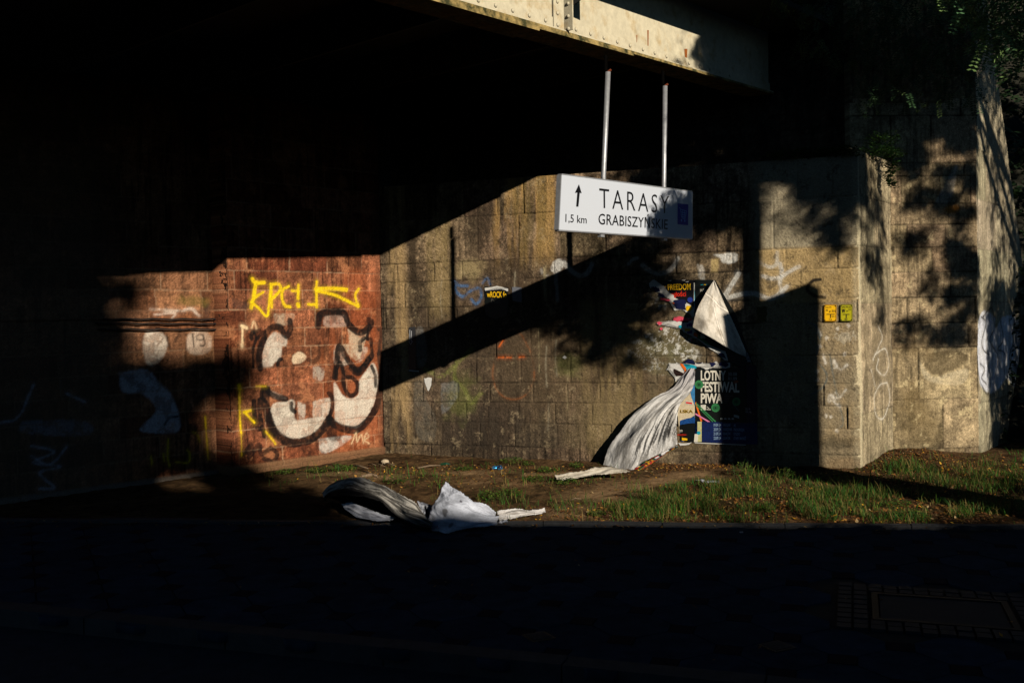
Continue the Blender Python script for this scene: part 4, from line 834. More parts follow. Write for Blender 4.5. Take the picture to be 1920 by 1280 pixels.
def pcol(base, dark, seed, sx=2., sy=14., amt=.8, lo=.42, hi=.62, extra=None):
    def f(u, v):
        m = sstep(lo, hi, fbm(u, v, 1, seed, 6, .68, sx, sy)); m2 = sstep(.45, .75, fbm(u, v, 1, seed+5, 4, .5, 5, 5))
        c = s2l(base)*(1-amt*m[..., None])+s2l(dark)*amt*m[..., None]; c = c*(1-.25*m2[..., None])
        return extra(u, v, c) if extra else c
    return f
def papers():
    g = gwp
    # upper flap
    def crease(u, v, c):
        l = np.minimum(np.abs(v-.30-.1*u), np.abs(u-.45-.3*(v-.5)))
        return c*(1+.35*(1-sstep(.0, .02, l)))[..., None]*(1-.3*((l > .015) & (l < .035)))[..., None]
    r = empty('peeled_poster', g(1340, 600, .05), 'pale triangular back of a poster peeling off upper right of the wall', 'poster')
    sheet('paper', [g(1339.5, 526.5, .07), g(1341, 526.5, .07)], [g(1341, 526.5, .07), g(1362, 575, .035), g(1385, 625, .025), g(1405.5, 672, .03)],
          [g(1302, 613, .15), g(1335, 632, .13), g(1372, 655, .08), g(1405.5, 672, .03)], [g(1339.5, 526.5, .07), g(1325, 551, .13), g(1310, 582, .16), g(1302, 613, .15)],
          pcol((236, 226, 208), (150, 136, 114), 31, 6, 5, .6, .46, .7, crease), r, wr=.006, wsc=(3, 3), seed=5, rag=.003)
    sheet('frayed_corner', [g(1399, 660, .04), g(1402, 661, .04)], [g(1402, 661, .04), g(1407, 672, .05), g(1410, 682, .02)], [g(1404, 676, .03), g(1410, 682, .02)], [g(1399, 660, .04), g(1400, 670, .05), g(1404, 676, .03)], pcol((160, 160, 160), (50, 50, 60), 33), r, 12, 12, rag=.006)
    # hanging sheet
    r = empty('peeled_poster', g(1210, 880, .3), 'long dirty white sheet torn loose and hanging from the wall down to the ground', 'poster')
    def streaks(u, v, c):
        m = sstep(.47, .60, fbm(u+.30*v, v, 1, 71, 6, .7, 30, 4)); zone = sstep(.28, .5, v)*(1-.5*sstep(.8, 1, v))*(.35+.65*sstep(.3, .6, u+.15*np.sin(v*9)))
        c = c*(1-.88*(m*zone))[..., None]
        blu = (1-sstep(.0, .38, v))*.5; c = c*(1-blu[..., None])+s2l((160, 152, 158))*blu[..., None]; return c
    bul = lambda u, v: (GW.n[None, None, :]*(.030*np.sin(u*7+v*5+2*fbm(u, v, 2, 44, 2))*np.sin(np.pi*u)*sstep(.1, .5, v)+.010*np.sin(u*17+v*11+5*fbm(u, v, 2, 43, 2))*np.sin(np.pi*u)*sstep(.3, .6, v)+.012*np.sin(v*38+u*9+3*fbm(u, v, 3, 45, 2))*(1-sstep(.3, .5, v)))[..., None])
    left = [g(1291, 691, .03), g(1277, 707, .05), g(1262, 727, .07), g(1228, 748, .09), g(1204, 768, .11), g(1178, 798, .14), g(1152, 828, .17), g(1145, 850, .24), g(1141, 877, .36)]
    right = [g(1303, 690, .03), g(1303, 712, .05), g(1294, 738, .08), g(1277, 762, .12), g(1274, 785, .17), g(1276, 808, .25), g(1279, 826, .32)]
    bot = [g(1141, 877, .36), g(1180, 876, .52), g(1200, 868, .55), g(1225, 851, .50), g(1256, 836, .42), g(1279, 826, .32)]
    sheet('paper', [left[0], right[0]], right, bot, left, pcol((240, 236, 228), (120, 112, 100), 35, 12, 5, .6, .42, .66, streaks), r, 110, 130, wr=.014, wsc=(6, 6), seed=8, rag=.007, bulge=bul, folds=34, famp=.11)
    def printed(u, v):
        c = np.ones(u.shape+(3,))*s2l((20, 26, 34)); q = fbm(u, v, 1, 77, 4, .6, 9, 3); c[q > .52] = s2l((30, 90, 60)); c[q > .56] = s2l((200, 150, 30)); c[q > .6] = s2l((170, 50, 40)); c[q < .36] = s2l((210, 205, 200)); return c
    sheet('printed_edge', [g(1176, 884, .58), g(1200, 870, .56), g(1225, 853, .51), g(1256, 838, .43), g(1280, 827, .33)], [g(1280, 827, .33), g(1280, 831, .33)],
          [g(1178, 888, .60), g(1204, 877, .58), g(1232, 860, .53), g(1258, 843, .45), g(1280, 831, .33)], [g(1176, 884, .58), g(1178, 888, .60)], printed, r, 50, 6, wr=.003, rag=.004)
    sheet('tail', [ground(1040, 891, .09), ground(1062, 887, .10), ground(1090, 884, .11), ground(1118, 879, .12), ground(1143, 874.5, .13)], [ground(1143, 874.5, .13), ground(1162, 877, .12), ground(1182, 885, .10)],
          [ground(1044, 898, .06), ground(1062, 896.5, .06), ground(1086, 895.5, .065), ground(1130, 891, .065), ground(1182, 885, .10)], [ground(1040, 891, .09), ground(1044, 898, .06)],
          pcol((216, 206, 186), (120, 106, 84), 37, 4, 10, .6), r, 60, 14, wr=.012, wsc=(9, 2), seed=9, rag=.010)
    G7 = lambda x, y, z: ground(580+x/3.692, 820+y/3.692, z)
    r = empty('fallen_poster', G7(850, 600, 0), 'large crumpled white and black poster sheet lying at the pavement edge', 'poster')
    def dk(u, v, c):
        m = sstep(.45, .7, fbm(u, v, 1, 91, 3, .5, 4, 9)); c = c*(1-.12*m)[..., None]
        for (a, b, s_, k) in ((.45, .28, .02, (60, 50, 60)), (.30, .60, .03, (90, 88, 86)), (.42, .8, .03, (90, 88, 86)), (.2, .88, .012, (190, 40, 40)), (.24, .9, .01, (190, 40, 40))):
            q = np.hypot((u-a)/s_, (v-b)/(s_*1.6)); mm = (1-sstep(.6, 1.4, q+2*(fbm(u, v, 18, 5, 3)-.5)))[..., None]*.8; c = c*(1-mm)+s2l(k)*mm
        return c
    sheet('white_flap', [G7(946, 308, .33), G7(1040, 380, .27), G7(1130, 450, .20), G7(1200, 470, .18), G7(1300, 510, .12)],
          [G7(1300, 510, .12), G7(1310, 560, .07), G7(1302, 600, .03)], [G7(812, 600, .04), G7(850, 637, .03), G7(945, 652, .03), G7(1030, 638, .03), G7(1120, 627, .03), G7(1220, 615, .03), G7(1302, 600, .03)],
          [G7(946, 308, .33), G7(900, 395, .25), G7(865, 455, .19), G7(845, 550, .09), G7(812, 600, .04)], pcol((214, 218, 228), (160, 162, 170), 41, 3, 16, .5, .5, .66, dk), r, 90, 80, wr=.014, wsc=(6, 7), seed=12, rag=.008, folds=30, famp=.09)
    sheet('white_tail', [G7(1298, 510, .12), G7(1360, 498, .12), G7(1440, 490, .11), G7(1530, 505, .07), G7(1632, 500, .06)], [G7(1632, 500, .06), G7(1630, 512, .04)],
          [G7(1300, 600, .03), G7(1340, 570, .03), G7(1400, 562, .03), G7(1490, 545, .03), G7(1560, 530, .03), G7(1630, 512, .04)], [G7(1298, 510, .12), G7(1310, 560, .07), G7(1300, 600, .03)],
          pcol((222, 218, 212), (140, 126, 110), 43, 3, 12, .6), r, 50, 20, wr=.010, wsc=(8, 3), seed=13, rag=.009)
    sheet('torn_flap', [G7(1300, 578, .03), G7(1370, 572, .035)], [G7(1370, 572, .035), G7(1376, 584, .02)], [G7(1290, 600, .02), G7(1376, 584, .02)], [G7(1300, 578, .03), G7(1290, 600, .02)], pcol((200, 204, 214), (120, 126, 140), 44), r, 14, 8, wr=.004, rag=.008)
    def roll(u, v, c):
        rim = 1-sstep(.55, .85, v+.22*(fbm(u, v, 6, 3, 4)-.5)-.12*u); k = (rim*.95+.06*fbm(u, v, 20, 4, 3))[..., None]
        c = s2l((14, 14, 15))*(1-k)+c*k; blk = sstep(.86, .97, u)[..., None]*.6; return c*(1-blk)
    sheet('rolled_part', [G7(98, 392, .12), G7(150, 335, .20), G7(300, 300, .27), G7(420, 322, .27), G7(560, 368, .26), G7(680, 420, .24), G7(750, 465, .20), G7(800, 545, .10), G7(826, 605, .04)], [G7(826, 605, .04), G7(838, 630, .03), G7(850, 648, .02)],
          [G7(115, 420, .08), G7(190, 412, .17), G7(300, 418, .20), G7(400, 432, .20), G7(500, 462, .17), G7(600, 525, .11), G7(730, 615, .04), G7(850, 648, .02)], [G7(98, 392, .12), G7(103, 408, .11), G7(115, 420, .08)],
          pcol((196, 190, 178), (50, 46, 42), 47, 6, 20, .85, .42, .6, roll), r, 120, 50, wr=.018, wsc=(7, 4), seed=15, rag=.010, folds=26, famp=.13)
    inner = lambda u, v: np.ones(u.shape+(3,))*s2l((22, 21, 22))*(.6+.9*fbm(u, v, 5, 61, 4))[..., None]  # black sheet added so the opening under the roll stays dark
    sheet('inner_shade_sheet', [G7(112, 400, .11), G7(160, 365, .17), G7(300, 350, .22), G7(420, 368, .22), G7(540, 405, .20), G7(660, 460, .18), G7(760, 540, .11), G7(826, 610, .035)], [G7(826, 610, .035), G7(845, 646, .015)],
          [G7(118, 424, .07), G7(190, 452, .02), G7(290, 478, .02), G7(400, 505, .02), G7(520, 545, .02), G7(640, 590, .02), G7(760, 634, .02), G7(845, 646, .015)], [G7(112, 400, .11), G7(118, 424, .07)], inner, r, 80, 40, wr=.02, seed=18, folds=20, famp=.1)
    sheet('back_fold', [G7(740, 440, .20), G7(780, 450, .16), G7(852, 470, .15)], [G7(852, 470, .15), G7(845, 540, .09), G7(820, 600, .04)], [G7(790, 580, .05), G7(820, 600, .04)], [G7(740, 440, .20), G7(775, 500, .12), G7(790, 580, .05)], pcol((170, 172, 178), (70, 72, 80), 49), r, 30, 30, wr=.008, seed=16)
    sheet('under_sheet', [G7(228, 465, .08), G7(300, 462, .10), G7(400, 492, .10), G7(500, 532, .08), G7(600, 560, .06)], [G7(600, 560, .06), G7(580, 582, .03)], [G7(255, 505, .05), G7(330, 552, .03), G7(450, 580, .03), G7(580, 582, .03)], [G7(228, 465, .08), G7(240, 490, .06), G7(255, 505, .05)],
          pcol((196, 198, 206), (80, 80, 90), 51, 4, 9, .6), r, 50, 20, wr=.01, seed=17, rag=.01, bulge=lambda u, v: (A3(-.25, -.0, 0)*.0)[None, None, :]*u[..., None]+A3(0, -.05, .02)[None, None, :])
    sheet('curled_end', [G7(92, 398, .10), G7(120, 352, .18), G7(160, 322, .21)], [G7(160, 322, .21), G7(165, 345, .17)], [G7(112, 425, .06), G7(128, 380, .13), G7(165, 345, .17)], [G7(92, 398, .10), G7(112, 425, .06)], pcol((226, 216, 196), (120, 110, 96), 53), r, 26, 8, wr=.006, rag=.008)
    o = sheet('paper_strip', [ground(1303, 899, .04), ground(1350, 902, .035)], [ground(1350, 902, .035), ground(1349, 906, .03)], [ground(1303, 903, .03), ground(1349, 906, .03)], [ground(1303, 899, .04), ground(1303, 903, .03)], pcol((200, 200, 202), (130, 130, 140), 55), None, 20, 5, wr=.004, rag=.006)
    tag(o, 'short pale paper strip lying in the grass below the blue poster', 'paper')
papers()

# ------------------------------------------------------------------ ground
e0, e1 = ground(0, 975), ground(1920, 990); ED = (e1-e0)/np.linalg.norm(e1-e0); EN = A3(-ED[1], ED[0], 0)      # edging, EN points to the wall
k0, k1 = ground(450, 1170), ground(1440, 1265); KD = (k1-k0)/np.linalg.norm(k1-k0); KN = A3(-KD[1], KD[0], 0)
def soil_z(X, Y):
    d = (X-e0[0])*EN[0]+(Y-e0[1])*EN[1]
    z = .012+.05*sstep(.2, 2.0, d)*(fbm(X, Y, .9, 5, 3)-.35)+(.035*(fbm(X, Y, 4, 6, 4)-.5)+.022*(fbm(X, Y, 17, 7, 3)-.5))*sstep(0, .4, d)
    mound = .10*np.exp(-((X-4.7)**2/.6+(Y-11.7)**2/.5)); return z+mound-.0*d
def pxmask(X, Y, pts, soft=12):
    """soft blobs: list of (px,py,rx,ry) on the ground"""
    m = np.zeros_like(X)
    for (px, py, rx, ry) in pts:
        c = ground(px, py); a = abs(ground(px+rx, py)-c)[0]; b = abs((ground(px, py-ry)-c)[1]); m = np.maximum(m, np.exp(-((X-c[0])/a)**2-((Y-c[1])/b)**2))
    return m
PATH = [(1080, 960, 60, 14), (1130, 930, 60, 12), (1180, 915, 60, 10), (1240, 905, 60, 8), (1300, 893, 70, 7), (640, 893, 60, 5), (700, 900, 70, 7), (940, 905, 60, 8), (1010, 895, 60, 6), (870, 890, 90, 5)]
GRASSY = [(1250, 950, 80, 16), (1180, 958, 70, 14), (1340, 940, 90, 20), (1430, 930, 90, 22), (1520, 930, 90, 22), (1500, 960, 100, 10), (1620, 935, 80, 14), (1750, 900, 100, 16), (1850, 905, 100, 22), (1700, 885, 60, 10), (1830, 960, 100, 14), (1700, 950, 60, 8), (1900, 880, 60, 18), (1400, 900, 50, 8), (1290, 920, 60, 10)]
WEEDY = [(960, 935, 50, 10), (900, 930, 40, 8), (1000, 890, 50, 6), (900, 885, 40, 5), (1060, 905, 50, 8), (1020, 920, 60, 8), (820, 895, 50, 5), (560, 890, 80, 8), (640, 885, 30, 4), (950, 873, 30, 3), (500, 905, 60, 8), (1110, 880, 40, 6)]
def the_ground():
    xs = np.arange(-9, 10.5, .022); ys = np.arange(6.6, 16, .022); X, Y = np.meshgrid(xs, ys)
    d = (X-e0[0])*EN[0]+(Y-e0[1])*EN[1]; Zs = soil_z(X, Y)
    C = np.ones(X.shape+(3,))*s2l((100, 76, 50))
    C *= (1+.9*(fbm(X, Y, 2, 11, 6, .65)-.5)*2)[..., None]; C *= (1+1.5*(fbm(X, Y, 22, 12, 4, .7)-.5))[..., None]; C *= (1-.5*sstep(.52, .62, fbm(X, Y, 8, 15, 5, .75)))[..., None]
    p = np.clip(pxmask(X, Y, PATH)*1.3, 0, 1)*sstep(.22, .5, fbm(X, Y, 3, 13, 4)); C = C*(1-p[..., None]*.8)+s2l((164, 132, 94))*p[..., None]*.8*(1+.5*(fbm(X, Y, 12, 14, 4)-.5))[..., None]
    g = np.maximum(pxmask(X, Y, GRASSY), .5*pxmask(X, Y, WEEDY)); C = C*(1-g[..., None]*.6)+s2l((52, 52, 26))*g[..., None]*.6
    I = np.arange(X.size).reshape(X.shape); Fc = np.stack([I[:-1, :-1], I[:-1, 1:], I[1:, 1:], I[1:, :-1]], -1).reshape(-1, 4)
    ok = (d > .03).reshape(-1); Fc = Fc[ok[Fc].all(1)]
    o = mesh_np('soil', np.stack([X, Y, Zs], -1).reshape(-1, 3), Fc, mat('dry_soil', rough=1, var=.3, scale=70, bump=.9, bscale=55, vcol=True, spec=.05), None, np.clip(C, .004, .6).reshape(-1, 3), smooth=True); tag(o, kind='structure')
    R = 400; o = mesh_np('ground', [(-R, -R, -.16), (R, -R, -.16), (R, R, -.16), (-R, R, -.16)], [[0, 1, 2, 3]], mat('far_ground', (.05, .045, .03), 1, .3, 2)); tag(o, kind='structure')
    # kerb edging between soil and pavement
    M_k = mat('kerb_concrete', (.06, .06, .06), .9, .3, 9, .4, 60); m = MB(); t = -6
    while t < 16:
        L = 1.0; a = e0+ED*(t+.004); b = e0+ED*(t+L-.004); dz = .012*random.random(); m.prism([a-EN*.045+A3(0, 0, -.15), b-EN*.045+A3(0, 0, -.15), b+EN*.03+A3(0, 0, -.15), a+EN*.03+A3(0, 0, -.15)], (0, 0, .168+dz)); t += L
    tag(m.build('edging', M_k), kind='structure')
    # pavement: octagon slabs with small dark red diamonds
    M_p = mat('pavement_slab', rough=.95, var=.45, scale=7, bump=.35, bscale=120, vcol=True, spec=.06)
    P = .405; ang = radians(26.5); o0 = ground(1165, 1199); ax = A3(cos(ang), sin(ang), 0); ay = A3(-sin(ang), cos(ang), 0); hs = .098; V = []; Fc = []; C = []; zt = .0
    def inside(p): return (p-e0)@EN < -.05 and (p-k0)@KN > -.0 and -11 < p[0] < 13
    rg = random.Random(5)
    def prism(poly, col, z):
        b = len(V); n = len(poly); c = sum(poly)/n
        for q in poly: V.append(q+A3(0, 0, z)); C.append(col)
        for q in poly: V.append(c+(q-c)*1.0+A3(0, 0, -.05)); C.append(np.array(col)*.5)
        Fc.append([b+i for i in range(n)])
        for i in range(n): Fc.append([b+i, b+n+i, b+n+(i+1) % n, b+(i+1) % n])
    man = [ground(1665, 1103), ground(1870, 1103), ground(1880, 1192), ground(1648, 1192)]; mc = sum(man)/4
    for i in range(-45, 46):
        for j in range(-45, 46):
            c = o0+ax*P*i+ay*P*j; cm = c+ax*P/2+ay*P/2; gp_ = .005
            inman = lambda q: abs((q-mc)@KD) < .62 and abs((q-mc)@KN) < .52
            if inside(c) and not inman(c):
                h = hs-gp_; prism([c+ax*h, c+ay*h, c-ax*h, c-ay*h], tuple(s2l((50, 42, 46))*rg.uniform(.8, 1.15)), zt+rg.uniform(-.003, .003))
            if inside(cm) and not inman(cm):
                e = P/2-gp_; k = P/2-hs; q = [(e, k), (k, e), (-k, e), (-e, k), (-e, -k), (-k, -e), (k, -e), (e, -k)]
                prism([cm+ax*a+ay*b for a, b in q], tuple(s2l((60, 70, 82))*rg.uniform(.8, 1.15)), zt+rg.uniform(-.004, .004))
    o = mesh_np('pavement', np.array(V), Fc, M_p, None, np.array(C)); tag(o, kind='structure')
    a, b = e0-ED*6, e0+ED*18; c, d_ = k0+KD*14, k0-KD*10
    o = mesh_np('pavement_bed', [d_+A3(0, 0, -.012), c+A3(0, 0, -.012), b+A3(0, 0, -.012), a+A3(0, 0, -.012)], [[0, 1, 2, 3]], mat('sand_bed', (.03, .028, .024), 1, .4, 20, .5, 80)); tag(o, kind='structure')
    # road kerb
    m = MB(); t = -9
    while t < 12:
        a = k0+KD*(t+.004); b = k0+KD*(t+.996); dz = .006*random.random()
        m.prism([a-KN*.008+A3(0, 0, -.2), b-KN*.008+A3(0, 0, -.2), b-KN*.15+A3(0, 0, -.2), a-KN*.15+A3(0, 0, -.2)], (0, 0, .203+dz)); t += 1
    tag(m.build('kerb', M_k), kind='structure')
    a, b = k0-KD*30-KN*.1, k0+KD*30-KN*.1
    o = mesh_np('road', [a-KN*8+A3(0, 0, -.10), b-KN*8+A3(0, 0, -.10), b+A3(0, 0, -.10), a+A3(0, 0, -.10)], [[0, 1, 2, 3]], mat('asphalt', (.045, .05, .058), .95, .35, 9, .5, 150)); tag(o, kind='structure')
    # access cover with setts
    r = empty('access_cover', mc, 'large rectangular access cover framed by small stone setts in the pavement on the right', 'cover')
    M_s = mat('granite_sett', (.035, .036, .038), .8, .35, 12, .4, 60); M_c = mat('cover_concrete', (.032, .035, .04), .85, .25, 10, .4, 80)
    m = MB()
    for ring in (0, 1):
        hx, hy = .45+.09*ring, .35+.09*ring
        for sgn in (-1, 1):
            n = int(2*hx/.09)
            for k in range(n+1): m.box(mc+KD*(-hx+2*hx*k/n)+KN*(hy*sgn)+A3(0, 0, -.03+.006*random.random()), KD*.038, KN*.038, A3(0, 0, .033))
            n = int(2*hy/.09)
            for k in range(1, n): m.box(mc+KN*(-hy+2*hy*k/n)+KD*(hx*sgn)+A3(0, 0, -.03+.006*random.random()), KD*.038, KN*.038, A3(0, 0, .033))
    m.build('setts', M_s, r); MB().box(mc+A3(0, 0, -.03), KD*.34, KN*.25, A3(0, 0, .03)).build('lid', M_c, r)
    fr = MB(); 
    for sgn in (-1, 1): fr.box(mc+KN*.275*sgn+A3(0, 0, -.025), KD*.385, KN*.018, A3(0, 0, .031)); fr.box(mc+KD*.367*sgn+A3(0, 0, -.025), KD*.018, KN*.256, A3(0, 0, .031))
    fr.build('frame', mat('cast_iron', (.015, .014, .013), .7, .3, 20, .3, 60), r)
    for (x, y, lab) in ((1010, 1193, 'small square valve cover with a worn plate at the kerb side of the pavement'), (1457, 1211, 'small dark valve cover with ribs near the bottom right of the pavement')):
        c = ground(x, y); r = empty('valve_cover', c, lab, 'cover', 'small valve covers')
        MB().box(c+A3(0, 0, -.004), ax*.055+ay*.055*.0, ay*.055, A3(0, 0, .010)).build('lid', mat('worn_iron', (.03, .034, .04), .9, .4, 30, .4, 90), r)
        MB().box(c+A3(0, 0, -.008), ax*.07, ay*.07, A3(0, 0, .011)).build('frame', mat('iron_rim', (.02, .02, .02), .6, .3, 20), r)
the_ground()

# ------------------------------------------------------------------ litter, grass, weeds
def clumped(n, blobs, ylim=None):
    out = []; rg = np.random.default_rng(3)
    W_ = np.array([b[2]*b[3] for b in blobs], float); W_ /= W_.sum()
    while len(out) < n:
        b = blobs[rg.choice(len(blobs), p=W_)]; px = b[0]+rg.normal()*b[2]*.75; py = b[1]+rg.normal()*b[3]*.75
        c = ground(px, py)
        if (c-e0)@EN < .02 or not free(c[0], c[1]): continue
        out.append((c[0], c[1]))
    return np.array(out)
def free(x, y):
    p = A3(x, y, 0)
    if (p-GW.P0)@GW.n < .03 and x < cB[0]: return False
    if x < cA[0] and (p-A3(*cR, 0))@N46 < .04: return False
    if x >= cB[0] and (p-A3(*cC, 0))@GW.n*0+(11.95+.085*(x-cC[0]))-y < .03 and x < cD[0]: return False
    if cB[0] <= x <= cC[0] and ((p-A3(*cB, 0))@A3(.785, -.62, 0)) < .02: return False
    return True
M_gr = mat('grass_blades', rough=.7, var=0, vcol=True, trans=.25); M_lf = mat('fallen_leaves_mat', rough=.8, var=0, vcol=True, trans=.1)
def grass():
    P = np.vstack([clumped(27000, GRASSY+[(1600, 975, 330, 8)]), clumped(2600, WEEDY+[(850, 900, 240, 20), (1000, 950, 150, 14)])]); rg = np.random.default_rng(4)
    dens = fbm(P[:, 0], P[:, 1], 5, 21, 3); P = P[rg.random(len(P)) < sstep(.42, .6, dens)]
    n = len(P); h = rg.uniform(.02, .12, n)*(.25+1.7*fbm(P[:, 0], P[:, 1], 4, 22, 3)**1.3); a = rg.uniform(0, 2*pi, n); lean = rg.uniform(.1, 1.5, n)*h; wd = rg.uniform(.0015, .0034, n)
    z = soil_z(P[:, 0], P[:, 1]); B = np.stack([P[:, 0], P[:, 1], z], -1); s = np.stack([-np.sin(a), np.cos(a), 0*a], -1)*wd[:, None]; d = np.stack([np.cos(a)*lean, np.sin(a)*lean, h], -1)
    mid = B+d*.5+np.stack([0*a, 0*a, h*.14], -1); top = B+d
    V = np.stack([B-s, B+s, mid+s*.8, mid-s*.8, top], 1).reshape(-1, 3); i = np.arange(n)*5
    Fq = np.stack([i, i+1, i+2, i+3], -1); Ft = np.stack([i+3, i+2, i+4, i+4], -1)
    cols = s2l(np.stack([rg.uniform(48, 104, n), rg.uniform(90, 132, n), rg.uniform(28, 44, n)], -1)); dry = rg.random(n) < .25; cols[dry] = s2l((150, 128, 70)); cols = cols*rg.uniform(.45, 1.05, (n, 1))
    Fc = [list(f) for f in Fq]+[list(f[:3]) for f in Ft]
    o = mesh_np('grass', V, Fc, M_gr, None, np.repeat(cols, 5, 0)); tag(o, 'short green grass growing on the verge in front of the wall', 'grass', kind='stuff')
grass()
def leaf_litter():
    BL = [(1330, 877, 70, 4), (1420, 880, 60, 5), (1250, 880, 40, 4), (1700, 868, 50, 6), (1760, 880, 60, 8), (1640, 900, 60, 12), (1550, 945, 120, 20), (1700, 960, 140, 14), (1350, 975, 250, 5), (1600, 980, 250, 5), (1850, 960, 90, 20), (1100, 965, 200, 12), (1000, 900, 200, 16), (850, 880, 200, 8), (700, 890, 120, 12), (1150, 890, 60, 8), (1870, 890, 90, 20), (1500, 890, 80, 12)]
    P = np.vstack([clumped(9000, BL), clumped(7000, [(b[0], b[1], b[2], b[3]) for b in GRASSY]), clumped(2600, [(1380, 876, 110, 4), (1280, 878, 60, 4), (1700, 866, 50, 6), (1650, 880, 40, 8), (1760, 872, 50, 5)])]); rg = np.random.default_rng(6)
    # strays on the pavement and along the edging
    Q = []
    while len(Q) < 800:
        t = rg.uniform(-2, 11); c = e0+ED*t-EN*abs(rg.normal()*.10+.04); Q.append(c[:2])
    while len(Q) < 900: c = ground(rg.uniform(100, 1900), rg.uniform(1000, 1250)); Q.append(c[:2])
    Q = np.array([q for q in Q if (A3(*q, 0)-k0)@KN > .05]); nP = len(P); P = np.vstack([P, Q]); n = len(P)
    z = np.where(np.arange(n) < nP, soil_z(P[:, 0], P[:, 1]), .004)+rg.uniform(.001, .012, n)
    L = rg.uniform(.004, .024, n)*rg.uniform(.5, 1.15, n); W_ = L*rg.uniform(.35, .7, n); a = rg.uniform(0, 2*pi, n); tl = rg.normal(0, .35, n)
    d = np.stack([np.cos(a), np.sin(a), tl], -1); s = np.stack([-np.sin(a), np.cos(a), rg.normal(0, .3, n)], -1); B = np.stack([P[:, 0], P[:, 1], z], -1)
    V = np.stack([B-d*L[:, None], B+s*W_[:, None], B+d*L[:, None], B-s*W_[:, None]], 1).reshape(-1, 3); V[:, 2] = np.maximum(V[:, 2], .002)
    pal = s2l([(150, 100, 48), (120, 76, 40), (180, 130, 60), (210, 150, 40), (96, 62, 36), (226, 176, 60), (190, 160, 110), (80, 52, 32)]); c = pal[rg.choice(8, n, p=[.22, .24, .10, .05, .20, .02, .05, .12])]
    o = mesh_np('leaf_litter', V, np.arange(n*4).reshape(n, 4), M_lf, None, np.repeat(c, 4, 0)); tag(o, 'small dry brown and yellow leaves scattered over the verge and edging', 'leaves', kind='stuff')
leaf_litter()
def leafy(center, n, r, h, ls, cols, seed, flatness=.4):
    """leaves as folded diamonds around short stems"""
    rg = np.random.default_rng(seed); V = []; C = []; Fc = []
    for i in range(n):
        a = rg.uniform(0, 2*pi); q = r*sqrt_(rg.random()); p = center+A3(cos(a)*q, sin(a)*q, h*rg.uniform(.15, 1)*(1-.5*q/r)); b = rg.uniform(0, 2*pi); L = ls*rg.uniform(.5, 1.2)
        d = A3(cos(b), sin(b), rg.uniform(-.2, .6)); s = A3(-sin(b), cos(b), rg.uniform(-.3, .3))*.42; up = A3(0, 0, 1)*.12*L; k = len(V); c = np.array(cols[rg.integers(len(cols))])*rg.uniform(.7, 1.2)
        V += [p, p+d*L*.45+s*L+up, p+d*L, p+d*L*.45-s*L+up, p+d*L*.5]; C += [c]*5; Fc += [[k, k+4, k+1], [k+4, k+2, k+1], [k, k+3, k+4], [k+4, k+3, k+2]]
    return V, Fc, C
sqrt_ = math.sqrt
M_leaf = mat('green_leaf', rough=.6, var=.2, scale=30, vcol=True, trans=.3, spec=.2)
GC = [tuple(s2l(c)*.8) for c in ((96, 128, 44), (78, 110, 40), (120, 140, 56), (60, 92, 40))]
def weeds():
    spots = [(745, 912, .11, .13, 'bushy weed beside the arch of the fallen poster'), (536, 893, .12, .07, 'low green weed at the foot of the red wall, leftmost of the row'), (592, 889, .13, .08, 'low green weed in the row, left of the brightest clump'), (628, 885, .14, .08, 'brightest low green clump under the red wall'), (655, 882, .10, .06, 'last small weed of the row, nearest the wall corner'),
             (962, 870, .16, .08, 'green weed clump at the wall beside the blue can'), (990, 873, .08, .06, 'tiny weed at the wall just right of the blue can clump'), (918, 940, .12, .10, 'weed right behind the apex of the white sheet'), (958, 930, .12, .09, 'middle weed on the bare soil above the white tail'), (1002, 905, .13, .07, 'spreading weed on bare soil under the wall'), (1060, 893+15, .14, .08, 'weed in front of the torn paper tail'), (1025, 890, .12, .07, 'weed left of the torn paper tail'),
             (1392, 893, .12, .17, 'upright pale green weed at the foot of the shaded wall'), (1475, 900, .09, .15, 'thin upright weed in the grass left of the yellow plates'), (1560, 872, .06, .10, 'small dark weed at the base of the lit pilaster'), (1680, 955, .12, .09, 'broad weed near the edging on the right'), (1835, 955, .13, .12, 'leafy weed near the edging, second from the right'), (1895, 945, .12, .10, 'leafy weed at the right end of the verge'), (1438, 965, .07, .08, 'small round weed by the edging'),
             (1118, 968, .08, .06, 'sparse weed at the edging right of the white tail'), (870, 885, .10, .04, 'flat weed under the grey wall left of the blue can'), (1080, 878, .09, .08, 'pair of stalks against the grey wall left of the hanging sheet'), (1715, 975, .10, .08, 'weed overlapping the edging on the right')]
    for i, (x, y, r, h, lab) in enumerate(spots):
        c = ground(x, y); c[2] = soil_z(c[:1], c[1:2])[0]; root = empty('weed', c, lab, 'plant', 'weeds on the verge')
        V, Fc, C = leafy(c, int(150*r/.1), r, h, .026, GC, 50+i); mesh_np('foliage', V, Fc, M_leaf, root, C)
        m = MB(); 
        for k in range(6): a = random.uniform(0, 6.28); m.tube([c-A3(0, 0, .01), c+A3(cos(a)*r*.3, sin(a)*r*.3, h*.5), c+A3(cos(a)*r*.6, sin(a)*r*.6, h*.8)], [.002, .0016, .001], 4)
        m.build('stems', cmat((90, 96, 50), .8, .2, 'stem'), root)
weeds()
